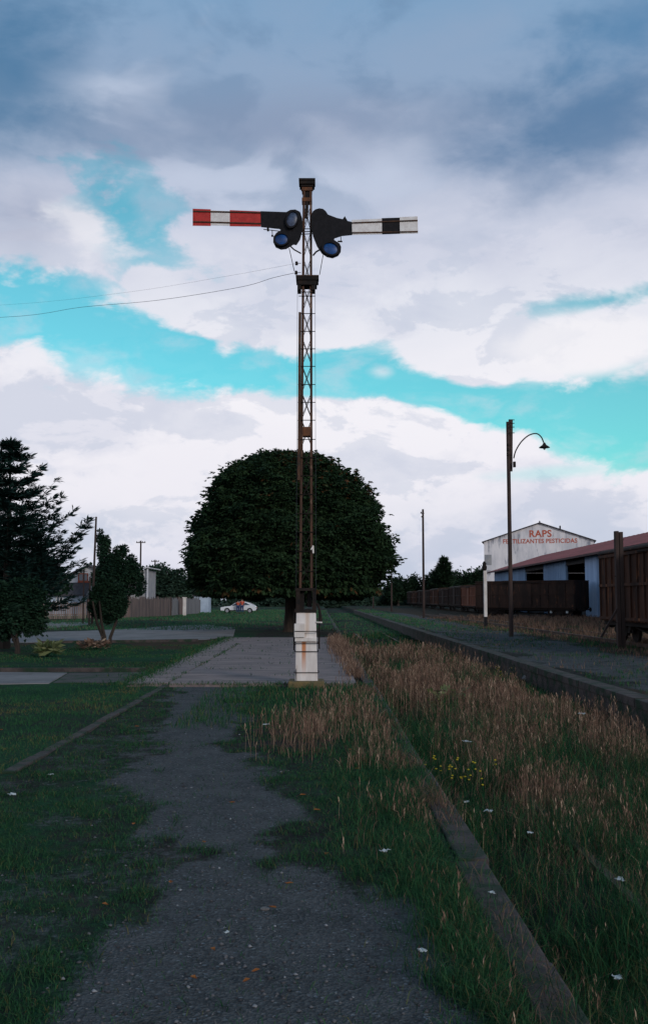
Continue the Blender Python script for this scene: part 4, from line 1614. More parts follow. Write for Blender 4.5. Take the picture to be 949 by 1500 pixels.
# rust-streaked paint for the plinth, rusty legs
def plinth_paint():
    m = mat('plinth_paint', (.76, .71, .68), (.62, .56, .53), (.45, .36, .30), scale=4, c3scale=7, c3lo=.6, c3hi=.75, bump=.003, stretch=(1, 1, .3))
    t = m.node_tree
    X.tree = t
    b = t.nodes['Principled BSDF']
    old = X(b.inputs['Base Color'].links[0].from_socket)
    tcn = t.nodes.new('ShaderNodeTexCoord')
    sp = t.nodes.new('ShaderNodeSeparateXYZ')
    t.links.new(tcn.outputs['Object'], sp.inputs[0])
    x, z = X(sp.outputs[0]), X(sp.outputs[2])
    mp = t.nodes.new('ShaderNodeMapping')
    mp.inputs['Scale'].default_value = (14, 14, 1.2)
    t.links.new(tcn.outputs['Object'], mp.inputs[0])
    n = noise(mp.outputs[0], 1.0, 5, .6)
    d = X.m('ABSOLUTE', x + .055 + (n - .5) * .03)
    s = smooth(.055 - d, 0, .035) * smooth(.93 - z, 0, .1) * smooth(z, .1, .75)
    c = mixc(s * .9, old, (.50, .16, .035))
    d2 = X.m('ABSOLUTE', x - .01 + (n - .5) * .05)
    s2 = smooth(.06 - d2, 0, .05) * smooth(z, .9, 1.05)
    c = mixc(s2 * .45, c, (.50, .30, .16))
    t.links.new(c.s, b.inputs['Base Color'])
    return m


M['plinth_paint'] = plinth_paint()
M['rust_leg'] = mat('rust_leg', (.10, .048, .030), (.055, .032, .024), (.20, .12, .085), scale=3, c3scale=7, c3lo=.58, c3hi=.68, rough=.9, stretch=(1, 1, .5))
semaphore()


def wire(name, pts, r, label, cat='wire', m='wire', group=None):
    mb = MB()
    mb.tube(pts, r, 5, cap=False)
    o = mb.build(name, M[m])
    return tag(o, label, cat, group)


def sag(a, b, s, n=16):
    a, b = Vector(a), Vector(b)
    return [a.lerp(b, i / n) - Vector((0, 0, 4 * s * (i / n) * (1 - i / n))) for i in range(n + 1)]


# the two wires to the left
a1 = S(433.5, 402, -.1)
k1 = P(350, 421, 19.5); k2 = P(230, 440, 21.5); k3 = P(0, 465, 26); k4 = P(-260, 470, 32)
def cat_poly(ps, n=6):
    out = []
    for i in range(len(ps) - 1):
        p0, p1, p2, p3 = ps[max(i - 1, 0)], ps[i], ps[i + 1], ps[min(i + 2, len(ps) - 1)]
        for k in range(n):
            t = k / n
            out.append(.5 * ((2 * p1) + (p2 - p0) * t + (2 * p0 - 5 * p1 + 4 * p2 - p3) * t * t + (3 * p1 - p0 - 3 * p2 + p3) * t ** 3))
    out.append(ps[-1])
    return out
wire('overhead_wire', cat_poly([a1, P(400, 407, 18.8), k1, k2, P(120, 450, 23.6), k3, k4]), .0045, 'lower sagging wire running from the signal mast out to the left')
wire('overhead_wire', cat_poly([S(434, 388.5, -.1), P(330, 405, 20), P(180, 429, 22.5), P(0, 447, 26), P(-260, 456, 32)]), .0018, 'upper thin wire running from the signal mast out to the left')


# ------------------------------------------------------------------ poles
def pole(base, H, r0, r1, name, label, cat, group=None, parts=None, lean=0.0, m='pole_wood'):
    t = thing(name, base, label, cat, group)
    mb = MB()
    mb.tube([(0, 0, -.2), (lean * .5, 0, H * .5), (lean, 0, H)], [r0, (r0 + r1) / 2, r1], 10)
    mb.build('pole', M[m], t, smooth_=True)
    if parts: parts(t, H, lean)
    return t


def insul(t, x, z, s=.05, y=0, m='iron_dark'):
    mb = MB()
    mb.lathe((x, y, z), [(s * .3, -s), (s, -s * .7), (s * .6, 0), (s * .8, s * .4), (s * .3, s)], 10)
    mb.build('insulator', M[m], t, smooth_=True)


def lamp_parts(t, H, lean):
    Y = 43
    b0 = Vector((t.location.x, Y, 0))
    Lc = lambda px, py, dy=-.15: P(px, py, Y) - b0 + Vector((0, dy, 0))
    arm = cat_poly([Lc(751, 672), Lc(754, 661), Lc(762, 648), Lc(773, 638.5), Lc(784, 636), Lc(791, 641), Lc(794.5, 649)])
    mb = MB()
    mb.tube(arm, .028, 8)
    mb.build('lamp_arm', M['iron_dark'], t, smooth_=True)
    mb = MB()
    c = Lc(795.5, 650)
    mb.lathe(c, [(.03, .03), (.05, 0), (.09, -.08), (.22, -.17), (.24, -.20), (.2, -.19)], 16)
    mb.build('lamp_shade', M['iron_dark'], t, smooth_=True)
    mb = MB()
    mb.lathe(c - Vector((0, 0, .19)), [(.02, 0), (.06, -.02), (.06, -.06), (.02, -.1)], 10)
    mb.build('bulb', M['glass'], t, smooth_=True)
    for py in (652, 659, 666.5):
        p = Lc(742, py)
        mb = MB()
        mb.lathe(p, [(.02, -.06), (.055, -.05), (.04, 0), (.055, .03), (.02, .06)], 10)
        mb.tube([p, Lc(747, py + 1)], .012, 5)
        mb.build('insulator', M['iron_dark'], t, smooth_=True)
    for py in (616, 621, 626.5, 635):
        mb = MB()
        a, b_ = Lc(744.2, py), Lc(752, py)
        mb.tube([a, b_], .018, 6)
        mb.build('step_iron', M['iron_dark'], t)
    mb = MB()
    a = Lc(752, 681)
    mb.box(a.x - .05, a.x + .05, a.y - .06, a.y + .08, a.z - .12, a.z + .12)
    mb.build('junction_box', M['iron_dark'], t)
    mb = MB()
    mb.bar(Lc(748, 614, .1), Lc(747.6, 690, .1), .17, .12)
    mb.build('extension_timber', M['pole_wood'], t)


g = G(749.5, 933)
pole((g.x, 43, 0), P(748, 618, 43).z, .095, .08, 'lamp_post', 'tall dark wooden pole with a curved swan-neck lamp at the right', 'lamp post', parts=lamp_parts)


def ins3(t, H, lean):
    mb = MB()
    mb.bar((-.2, 0, H - .35), (.12, 0, H - .35), .05)
    mb.build('crossarm', M['pole_wood'], t)
    insul(t, -.16, H - .28, .07)
    insul(t, -.12, H - .65, .06)


pole((P(620.5, 905, 86).x, 86, 0), P(620, 746, 86).z, .11, .085, 'utility_pole', 'bare wooden pole standing in front of the far row of wagons', 'pole', parts=ins3)
pole((P(573.5, 895, 137).x, 137, 0), P(573, 796, 137).z, .12, .09, 'utility_pole', 'distant wooden pole touching the right edge of the chestnut crown', 'pole', parts=ins3)
pole((P(546.5, 891, 190).x, 190, 0), P(546, 850, 190).z, .14, .11, 'utility_pole', 'farthest wooden pole, under the right part of the chestnut crown', 'pole')
pole((P(135, 915, 64).x, 64, 0), P(139, 757, 64).z, .085, .06, 'utility_pole', 'thin leaning wooden pole in front of the dark garden tree', 'pole', lean=.14)
pole((P(131, 916, 62).x, 62, 0), P(131, 845, 62).z, .06, .05, 'post', 'short slim post just left of the leaning pole', 'post')
pole((P(122, 915, 66).x, 66, 0), P(122, 833, 66).z, .05, .045, 'post', 'short slim post in front of the red window', 'post')


def cross(t, H, lean):
    mb = MB()
    mb.bar((-.6, 0, H - .25), (.6, 0, H - .25), .1)
    mb.build('crossarm', M['pole_wood'], t)
    for x in (-.5, -.2, .25, .52): insul(t, x, H - .12, .07)


pole((P(205, 900, 128).x, 128, 0), P(205, 792, 128).z, .13, .1, 'utility_pole', 'utility pole with a crossarm above the white eave', 'pole', parts=cross)
pole((P(226.5, 900, 150).x, 150, 0), P(226, 820, 150).z, .12, .1, 'utility_pole', 'small distant pole with a crossarm right of the white eave', 'pole', parts=cross)


def marker():
    b = P(711, 918, 58)
    t = thing('marker_post', (b.x, 58, 0), 'white marker post with a dark foot and a dark top left of the lamp post', 'post')
    z1, z2, z3 = P(711, 903.5, 58).z, P(710, 836, 58).z, P(710, 822, 58).z
    MB().box(-.09, .09, -.09, .09, z1, z2).build('shaft', M['white_paint'], t, bevel=.01)
    MB().box(-.095, .095, -.095, .095, -.2, z1).build('foot', M['black_paint'], t)
    mb = MB()
    mb.lathe((-.03, 0, z2), [(.05, 0), (.13, .05), (.15, .22), (.10, .34), (.12, .42), (.04, .55)], 10)
    mb.build('cap', M['iron_dark'], t)


marker()


def timber_post():
    b = P(909, 942, 34.5)
    t = thing('timber_post', (b.x, 34.5, 0), 'thick dark double timber post in front of the rusty boxcar', 'post')
    z = P(908, 778, 34.5).z
    MB().box(-.135, -.01, -.1, .1, -.2, z).build('timber', M['pole_wood'], t, bevel=.01)
    MB().box(.01, .135, -.1, .1, -.2, z - .03).build('timber', M['pole_wood'], t, bevel=.01)
    mb = MB()
    for zz in (.8, 2.4, z - .3):
        mb.tube([(-.18, -.02, zz), (.18, -.02, zz)], .014, 6)
    mb.build('bolt', M['iron_dark'], t)
    for s in (-1,):
        mb = MB()
        mb.bar((-.7, -.05, .3), (-.1, -.05, 1.3), .07)
        mb.build('brace', M['pole_wood'], t)


timber_post()


# ------------------------------------------------------------------ wagons (axis along local X)
def make_wagon(L_, W, H, base, rz, bodym, label, z0=.78, roofm='wagon_brown', ribs=12, group=None, arched=True, white_caps=False):
    t = thing('boxcar', base, label, 'freight wagon', group, rz)
    hl, hw_ = L_ / 2, W / 2
    mb = MB()
    mb.box(-hl, hl, -hw_, hw_, z0, H - .12)
    for i in range(ribs + 1):
        x = -hl + .04 + (L_ - .08) * i / ribs
        for s in (-1, 1):
            mb.box(x - .04, x + .04, s * hw_ - (.0 if s > 0 else .06), s * hw_ + (.06 if s > 0 else 0), z0 + .02, H - .2)
    for s in (-1, 1):
        for zz in (z0 + .1, (z0 + H) / 2, H - .22):
            mb.box(-hl, hl, s * hw_ - (.0 if s > 0 else .075), s * hw_ + (.075 if s > 0 else 0), zz - .05, zz + .05)
        for k in range(5):
            x = s * hl
            y = -hw_ + .1 + (W - .2) * k / 4
            mb.box(x - (.05 if s < 0 else 0), x + (.05 if s > 0 else 0), y - .04, y + .04, z0, H - .16)
    mb.build('body', M[bodym], t)
    for s in (-1, 1):
        MB().box(-.9, .9, s * (hw_ + .05) - .04, s * (hw_ + .05) + .055, z0 + .16, H - .28).build('door', M[bodym], t)
        MB().box(-1.9, 1.9, s * (hw_ + .12) - .02, s * (hw_ + .12) + .02, H - .24, H - .17).build('door_rail', M['iron_dark'], t)
    mb = MB()
    if arched:
        n = 10
        outl = [(-hl - .08, -hw_ - .08, H - .12)]
        for i in range(n + 1):
            a = math.pi * i / n
            outl.append((-hl - .08, -(hw_ + .08) * math.cos(a), H - .08 + .22 * math.sin(a)))
        outl.append((-hl - .08, hw_ + .08, H - .12))
        mb.prism(outl, L_ + .16, axis='x')
        mb.build('roof', M[roofm], t)
    else:
        mb.box(-hl - .04, hl + .04, -hw_ - .07, hw_ + .07, H - .12, H - .02)
        mb.build('top_rail', M[roofm], t)
    mb = MB()
    mb.box(-hl, hl, -.35, .35, z0 - .28, z0)
    mb.box(-hl, hl, -hw_ + .1, -hw_ + .22, z0 - .16, z0)
    mb.box(-hl, hl, hw_ - .22, hw_ - .1, z0 - .16, z0)
    for s in (-1, 1):
        mb.box(s * .28 * L_ - .1, s * .28 * L_ + .1, -hw_ + .15, hw_ - .15, z0 - .3, z0 - .1)
        mb.bar((-.26 * L_, s * (hw_ - .3), z0 - .2), (-.08 * L_, s * (hw_ - .3), z0 - .5), .05)
        mb.bar((-.08 * L_, s * (hw_ - .3), z0 - .5), (.08 * L_, s * (hw_ - .3), z0 - .5), .05)
        mb.bar((.08 * L_, s * (hw_ - .3), z0 - .5), (.26 * L_, s * (hw_ - .3), z0 - .2), .05)
    mb.build('underframe', M['iron_dark'], t)
    for s in (-1, 1):
        bx_ = s * (hl - 1.7)
        mb = MB()
        for q in (-1, 1):
            mb.box(bx_ - 1.05, bx_ + 1.05, q * 1.0 - .05, q * 1.0 + .05, .36, .56)
            mb.box(bx_ - .35, bx_ + .35, q * 1.0 - .07, q * 1.0 + .07, .25, .66)
        mb.box(bx_ - .15, bx_ + .15, -1, 1, .4, .6)
        bo = mb.build('bogie', M['iron_dark'], t)
        for dx in (-.8, .8):
            for q in (-1, 1):
                mb = MB()
                mb.lathe((bx_ + dx, q * .838, .46), [(.10, -.09), (.42, -.06), (.46, -.05), (.45, .05), (.38, .06), (.12, .09)], 20, axis='y')
                mb.build('wheel', M['iron_dark'], bo, smooth_=True)
                mb = MB()
                mb.box(bx_ + dx - .1, bx_ + dx + .1, q * 1.06 - .05, q * 1.06 + .07, .36, .56)
                mb.build('axle_box', M['paper' if white_caps and s > 0 else 'iron_dark'], bo)
        mb = MB()
        mb.box(s * hl + (.0 if s > 0 else -.35), s * hl + (.35 if s > 0 else 0), -.12, .12, z0 - .25, z0 - .03)
        mb.build('coupler', M['iron_dark'], t)
        for q in (-1, 1):
            mb = MB()
            x0_, x1_ = (s * hl, s * (hl + .4))
            mb.lathe((min(x0_, x1_), q * .9, z0 - .1), [(.06, 0.0), (.06, .34), (.2, .35), (.2, .4)] if s > 0 else [(.2, 0), (.2, .05), (.06, .06), (.06, .4)], 12, axis='x')
            mb.build('buffer', M['iron_dark'], t, smooth_=True)
    if group is None or True:
        # end ladder
        mb = MB()
        for q in (-1, 1):
            mb.bar((hl + .09, q * .2 + .8, z0), (hl + .09, q * .2 + .8, H - .2), .03)
        for k in range(6):
            z = z0 + .2 + k * .38
            mb.bar((hl + .09, .6, z), (hl + .09, 1.0, z), .025)
        mb.build('ladder', M['iron_dark'], t)
    return t


ZT = -.12 + .165
w_near = make_wagon(13.6, 2.8, 3.42, (12.3, 38.7 - 6.8, ZT - .02), math.pi / 2, 'wagon_rust', 'rusty red brown boxcar at the right edge behind the timber post', ribs=18)
# middle wagons standing across the yard in front of the shed
a, b_ = Vector((15.9, 95.5)), Vector((23.6, 88.5))
make_wagon((b_ - a).length, 2.7, 3.35, ((a.x + b_.x) / 2, (a.y + b_.y) / 2 + 1.5, 0), math.atan2(b_.y - a.y, b_.x - a.x), 'wagon_brown',
           'dark brown wagon standing at an angle before the goods shed openings', ribs=12, group='freight wagons', arched=False, white_caps=True)
# far row
far_cols = ['wagon_brown', 'wagon_orange', 'wagon_brown', 'wagon_brown', 'wagon_rust', 'wagon_brown', 'wagon_brown', 'wagon_rust', 'wagon_brown']
far_lab = ['dark wagon of the far row half hidden behind the angled wagon', 'orange brown wagon behind the white marker post', 'dark wagon left of the orange one in the far row',
           'third wagon left of the marker post, dark and dull', 'reddish wagon close to the bare pole in the far row', 'dark wagon just left of the bare pole',
           'dark wagon third from the far end of the row', 'rust coloured wagon second from the far end of the row', 'dark wagon at the far left end of the row']
p0, p1 = Vector((19.8, 104)), Vector((22.6, 243))
d = (p1 - p0).normalized()
Lw = 14.2
for i in range(9):
    c = p0 + d * (i * (Lw + 1.25) + Lw / 2)
    make_wagon(Lw, 2.8, 3.42 - .12 * (i % 2), (c.x, c.y, 0), math.atan2(d.y, d.x), far_cols[i], far_lab[i], ribs=12, group='freight wagons', arched=(i % 2 == 0))
tag(MB().box(-.05, .05, -8, 8, 0, .14).build('rail', M['steel_rail']), kind='structure').location = (18.9, 98, 0)


# ------------------------------------------------------------------ goods shed
def goods_shed():
    ang = -.022          # heading of the long side, relative to +Y (leans to +X)
    far_p = Vector((P(724, 880, 150).x, 150, 0))
    t = thing('goods_shed', far_p, 'long pale blue goods shed with a red roof and open bays', 'shed', rz=ang)
    # local: +Y away, near end at y = -110; wall plane x=0, building towards +X
    L0, L1 = -112.0, 0.0
    He, Hr, Wd = 5.95, 8.2, 7.3

    def ylocal(px):          # local y at which the wall plane is seen at column px
        best = None
        for k in range(1200):
            y = -k * .1
            wp = far_p + Matrix.Rotation(ang, 3, 'Z') @ Vector((0, y, 0))
            x = 474.5 + 0
            v = CR.transposed() @ (Vector((wp.x, wp.y, 1.6)) - EYE)
            sx_ = 474.5 + F * v.x / -v.z
            if sx_ >= px: return y
        return -110

    ys = {px: ylocal(px) for px in (724, 769, 796, 829, 857, 874)}
    solid = [(ys[724], ys[769]), (ys[796], ys[829]), (ys[857], ys[874])]
    mb = MB()
    # vertical ribs of the sheeting
    for (a, b_) in solid[:2]:
        mb = MB()
        mb.box(0, .2, min(a, b_), max(a, b_), 0, He - .35)
        yy = min(a, b_) + .2
        while yy < max(a, b_) - .1:
            mb.box(-.03, .0, yy - .05, yy + .05, 0, He - .4)
            yy += .85
        mb.build('wall', M['shed_blue'], t)
    mb = MB()
    a, b_ = solid[2]
    mb.box(0, .3, min(a, b_), max(a, b_), 0, He - .35)
    mb.build('pillar_wall', M['shed_white'], t)
    # upper wall (lintel) over the bays and the near part above the boxcar
    mb = MB()
    mb.box(.02, .2, L0, ys[874], 0, He - .35)
    mb.build('near_wall', M['shed_blue'], t)
    for a, b_ in ((ys[769], ys[796]), (ys[829], ys[857])):
        mb = MB()
        mb.box(.03, .17, min(a, b_), max(a, b_), He - .9, He - .36)
        mb.build('lintel', M['shed_dark'], t)
    # posts inside the bays, floor deck, back wall
    mb = MB()
    mb.box(2 * Wd - .2, 2 * Wd, L0, L1, 0, He - .08)
    mb.box(.2, 2 * Wd - .2, L1 - .2, L1, 0, He - .42)
    mb.build('back_wall', M['shed_dark'], t)
    tri = MB()
    tri.prism([(0.02, L1 - .2, He - .4), (2 * Wd - .02, L1 - .2, He - .4), (2 * Wd - .02, L1 - .2, He - .07), (Wd, L1 - .2, Hr - .07), (.02, L1 - .2, He - .07)], .18)
    tri.build('gable_wall', M['shed_blue'], t)
    tri = MB()
    tri.prism([(0.2, L0, 0), (2 * Wd, L0, 0), (2 * Wd, L0, He - .07), (Wd, L0, Hr - .07), (.2, L0, He - .07)], .18)
    tri.build('gable_wall', M['shed_blue'], t)
    MB().box(.4, 3.8, ys[857] + .2, ys[829], 0, .9).build('loading_deck', M['shed_dark'], t)
    MB().box(.4, 3.8, ys[796], ys[769], 0, .9).build('loading_deck', M['shed_dark'], t)
    # roof: two corrugated slopes
    ov = .95
    sl = (Hr - He) / Wd
    for s in (-1, 1):
        mb = MB()
        xe = -ov if s < 0 else 2 * Wd + ov
        ze = He - sl * ov
        n = 140
        vs, fs = [], []
        for i in range(n + 1):
            yy = L0 - .4 + (L1 - L0 + 1.0) * i / n
            dz = .05 * (i % 2)
            vs += [(xe, yy, ze + dz), (Wd, yy, Hr + dz), (xe, yy, ze - .06), (Wd, yy, Hr - .06)]
        for i in range(n):
            k = i * 4
            fs += [(k, k + 4, k + 5, k + 1), (k + 2, k + 3, k + 7, k + 6), (k, k + 2, k + 6, k + 4)]
        fs += [(0, 1, 3, 2), (n * 4, n * 4 + 2, n * 4 + 3, n * 4 + 1)]
        mb.add(vs, fs)
        mb.build('roof_slope', M['roof_red'], t)
    y = L0
    while y < L1:
        mb = MB()
        mb.bar((-ov + .15, y, He - sl * ov - .09), (.0, y, He - .14), .08, .12)
        mb.build('rafter', M['shed_dark'], t)
        y += 4.0
    MB().box(-ov - .03, -ov + .01, L0 - .4, L1 + .6, He - sl * ov - .16, He - sl * ov + .03).build('fascia', M['trim_shed'], t)
    return t


M['trim_shed'] = mat('trim_shed', (.10, .05, .05), (.06, .04, .04), scale=2)
goods_shed()


# ------------------------------------------------------------------ gabled warehouse with painted sign
def warehouse():
    Yw = 172
    pl = P(709.5, 878, Yw)
    ang = .22
    W = 18.4
    t = thing('gabled_warehouse', (pl.x, Yw, 0), 'stained white gabled warehouse with red painted lettering', 'warehouse', rz=-ang)
    # local x along the front towards the right (nearer), +y away
    He = P(709.5, 794, Yw).z
    Hr = He + 3.1
    D = 26
    mb = MB()
    mb.prism([(0, 0, -.1), (W, 0, -.1), (W, 0, He), (W * .515, 0, Hr), (0, 0, He)], .3)
    mb.build('front_wall', M['gable_white'], t)
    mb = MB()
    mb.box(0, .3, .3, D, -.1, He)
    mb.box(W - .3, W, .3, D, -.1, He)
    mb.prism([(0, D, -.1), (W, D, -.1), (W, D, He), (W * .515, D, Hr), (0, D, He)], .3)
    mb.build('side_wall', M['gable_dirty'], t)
    for s in (0, 1):
        mb = MB()
        xe, xm = (-.35 if s == 0 else W + .35), W * .515
        k = (Hr - He) / (xm)
        z_e = He - (.35 * k)
        for (z0, z1, y0, y1) in ((0, .14, -.4, D + .4),):
            mb.add([(xe, y0, z_e + .02), (xm, y0, Hr + .02), (xm, y0, Hr + .16), (xe, y0, z_e + .16), (xe, y1, z_e + .02), (xm, y1, Hr + .02), (xm, y1, Hr + .16), (xe, y1, z_e + .16)],
                   [(0, 1, 2, 3), (4, 7, 6, 5), (0, 4, 5, 1), (1, 5, 6, 2), (2, 6, 7, 3), (3, 7, 4, 0)])
        mb.build('roof_slope', M['roof_dark'], t)
    MB().lathe((W * .515, .2, Hr), [(.1, .1), (.12, .3), (.05, .45)], 8).build('ridge_vent', M['iron_dark'], t)
    MB().lathe((W * .70, 1.2, Hr - 1.2), [(.12, .1), (.14, .7), (.06, .85)], 8).build('roof_vent', M['iron_dark'], t)
    # small window and bare patches at the left edge
    MB().box(3.35, 4.15, -.03, .0, He - 6.3, He - 4.9).build('window', M['gable_dirty'], t)
    MB().box(.05, 1.25, -.012, .0, He - 4.0, He - 2.2).build('bare_patch', M['gable_dirty'], t)
    MB().box(.05, 1.05, -.012, .0, He - 5.6, He - 4.9).build('bare_patch', M['gable_dirty'], t)

    def xl(px):
        # local x on the front plane seen in column px
        lo, hi = 0, W
        for _ in range(40):
            m_ = (lo + hi) / 2
            wp = Vector((pl.x, Yw, 8)) + Matrix.Rotation(-ang, 3, 'Z') @ Vector((m_, 0, 0))
            v = CR.transposed() @ (wp - EYE)
            if 474.5 + F * v.x / -v.z < px: lo = m_
            else: hi = m_
        return lo

    def text(s, x0, x1, zb, zh, name, off):
        cu = bpy.data.curves.new(name, 'FONT')
        cu.body = s
        cu.size = 1
        cu.offset = off
        cu.extrude = .01
        cu.space_character = 1.06
        o = bpy.data.objects.new(name + '_curve', cu)
        COL.objects.link(o)
        dg = bpy.context.evaluated_depsgraph_get()
        me = bpy.data.meshes.new_from_object(o.evaluated_get(dg))
        bpy.data.objects.remove(o)
        co = np.array([v.co[:] for v in me.vertices])
        mn, mx = co.min(0), co.max(0)
        for v in me.vertices:
            x = x0 + (v.co.x - mn[0]) / (mx[0] - mn[0]) * (x1 - x0)
            z = zb + (v.co.y - mn[1]) / (mx[1] - mn[1]) * zh
            v.co = (x, -.02 - v.co.z, z)
        me.materials.clear()
        me.materials.append(M['sign_red'])
        q = bpy.data.objects.new(name, me)
        COL.objects.link(q)
        q.parent = t
        return q

    sc = (Yw - 2) / F
    z = lambda py: P(790, py, Yw - 1.9).z
    text('RAPS', xl(775.5), xl(808), z(787.0), z(776.5) - z(787.0), 'lettering', .024)
    text('FERTILIZANTES PESTICIDAS', xl(737), xl(845.5), z(795.8), z(789.2) - z(795.8), 'lettering', .02)


warehouse()


# ------------------------------------------------------------------ fences and houses at the left
def fence(pts, h, m, label, gapw=.0, bw=.14, name='wooden_fence', pan=3.2, seed=1):
    rnd = random.Random(seed)
    t = thing(name, (pts[0][0], pts[0][1], 0), label, 'fence')
    o = Vector((pts[0][0], pts[0][1], 0))
    for (x0, y0), (x1, y1) in zip(pts[:-1], pts[1:]):
        L_ = math.hypot(x1 - x0, y1 - y0)
        n = max(1, round(L_ / pan))
        d_ = Vector(((x1 - x0) / L_, (y1 - y0) / L_, 0))
        nrm = Vector((d_.y, -d_.x, 0))
        R_ = Matrix.Rotation(math.atan2(d_.y, d_.x), 3, 'Z')
        for i in range(n):
            a = Vector((x0, y0, 0)) - o + d_ * (L_ * i / n)
            w = L_ / n
            hh = h * rnd.uniform(.93, 1.05)
            mb = MB()
            u = 0
            while u < w - .02:
                b = min(bw * rnd.uniform(.85, 1.15), w - u)
                c = a + d_ * (u + b / 2)
                hz = hh * rnd.uniform(.88, 1.05)
                k = len(mb.v)
                mb.box(-b / 2 + .006, b / 2 - .006 - gapw, -.012, .012, .04, hz)
                tilt = rnd.uniform(-.01, .01)
                for q in range(k, len(mb.v)):
                    v = Vector(mb.v[q])
                    v = R_ @ (v + Vector((tilt * v.z, 0, 0))) + c + nrm * rnd.uniform(-.004, .004)
                    mb.v[q] = tuple(v)
                u += b
            for zz in (.4, hh - .35):
                mb.bar(a + Vector((0, 0, zz)) - nrm * .04, a + d_ * w + Vector((0, 0, zz)) - nrm * .04, .05, .08)
            mm = m if isinstance(m, str) else m[rnd.randrange(len(m))]
            mb.build('panel', M[mm], t)
            mb = MB()
            p = a - nrm * .1
            mb.box(p.x - .06, p.x + .06, p.y - .06, p.y + .06, -.1, hh + .05)
            mb.build('post', M['pole_wood'], t)
    return t


M['fence_pink'] = mat('fence_pink', (.19, .13, .115), (.11, .085, .08), scale=2.2, stretch=(1, 1, .12))
M['fence_grey'] = mat('fence_grey', (.20, .20, .21), (.13, .13, .14), scale=2.2, stretch=(1, 1, .12))
fence([(P(60, 905, 79).x, 79), (P(127, 905, 82).x, 82)], 1.35, 'fence_light', 'low pale picket fence with gaps beside the big shrub', gapw=.05, bw=.17, name='picket_fence', seed=2)
fence([(P(127, 905, 84).x, 84.5), (P(190, 905, 86).x, 86), (P(250, 902, 96).x, 96)], 1.72, ['fence_wood', 'fence_pink', 'fence_wood'], 'tall weathered grey brown board fence left of the chestnut', seed=3)
fence([(P(252, 902, 97).x, 97), (P(292, 899, 112).x, 112)], 1.75, ['fence_pink', 'fence_grey'], 'tall grey board fence running back towards the white car', seed=5)
gp = thing('gate_post', (P(270.5, 902, 99).x, 99, 0), 'white painted gate post standing before the grey board fence', 'post')
MB().box(-.16, .16, -.12, .12, -.1, 1.72).build('shaft', M['white_paint'], gp, bevel=.01)
MB().box(-.2, .2, -.16, .16, 1.72, 1.82).build('cap', M['white_paint'], gp)


def window(parent, x0, x1, z0, z1, y=-.02, fm='trim_red', bars=1):
    mb = MB()
    w = .09
    mb.box(x0 - w, x0, y - .05, y + .02, z0 - w, z1 + w)
    mb.box(x1, x1 + w, y - .05, y + .02, z0 - w, z1 + w)
    mb.box(x0, x1, y - .05, y + .02, z1, z1 + w)
    mb.box(x0, x1, y - .05, y + .02, z0 - w, z0)
    for k in range(bars):
        xm = x0 + (x1 - x0) * (k + 1) / (bars + 1)
        mb.box(xm - .03, xm + .03, y - .04, y + .01, z0, z1)
    f = mb.build('window', M[fm], parent)
    MB().box(x0, x1, y - .01, y + .01, z0, z1).build('pane', M['glass'], f)


def house1():
    Y = 97
    x0 = P(60, 880, Y).x
    t = thing('house', (x0, Y, 0), 'white house with a dark lower roof and a red framed gable window', 'house')
    X_ = lambda px: P(px, 880, Y).x - x0
    Zp = lambda py: P(100, py, Y).z
    # lower storey
    mb = MB()
    mb.box(X_(20), X_(116), 0, 7, 0, Zp(868))
    mb.build('wall', M['house_blue'], t)
    # upper storey with gable
    mb = MB()
    a, b = X_(96), X_(158)
    mb.prism([(a, 1.6, Zp(872)), (b, 1.6, Zp(872)), (b, 1.6, Zp(848)), ((a + b) / 2 - .2, 1.6, Zp(829)), (a, 1.6, Zp(843))], 6)
    mb.box(X_(118), X_(156), 1.8, 7, 0, Zp(871))
    mb.build('upper_wall', M['house_white'], t)
    # lower lean-to roof: slopes down towards the viewer
    mb = MB()
    xa, xb = X_(15), X_(128)
    zt, zb = Zp(853), Zp(871)
    mb.add([(xa, -.5, zb), (xb, -.5, zb), (xb, 1.57, zt), (xa, 1.57, zt), (xa, -.5, zb - .12), (xb, -.5, zb - .12), (xb, 1.57, zt - .12), (xa, 1.57, zt - .12)],
           [(0, 1, 2, 3), (4, 7, 6, 5), (0, 4, 5, 1), (1, 5, 6, 2), (2, 6, 7, 3), (3, 7, 4, 0)])
    mb.build('lower_roof', M['roof_dark'], t)
    m_ = (a + b) / 2 - .2
    for s in (0, 1):
        e = a - .3 if s == 0 else b + .3
        ze = Zp(844) if s == 0 else Zp(849)
        mb = MB()
        mb.add([(e, 1.2, ze), (m_, 1.2, Zp(829) + .05), (m_, 1.2, Zp(829) + .2), (e, 1.2, ze + .15), (e, 8, ze), (m_, 8, Zp(829) + .05), (m_, 8, Zp(829) + .2), (e, 8, ze + .15)],
               [(0, 1, 2, 3), (4, 7, 6, 5), (0, 4, 5, 1), (1, 5, 6, 2), (2, 6, 7, 3), (3, 7, 4, 0)])
        mb.build('roof_slope', M['roof_dark'], t)
    window(t, X_(110), X_(122), Zp(850), Zp(840.5), y=1.57)
    MB().box(X_(108), X_(127), 1.52, 1.58, Zp(853), Zp(851.5)).build('window_sill', M['trim_red'], t)
    window(t, X_(84), X_(92), Zp(884), Zp(875), y=-.03, fm='house_white')
    return t


house1()


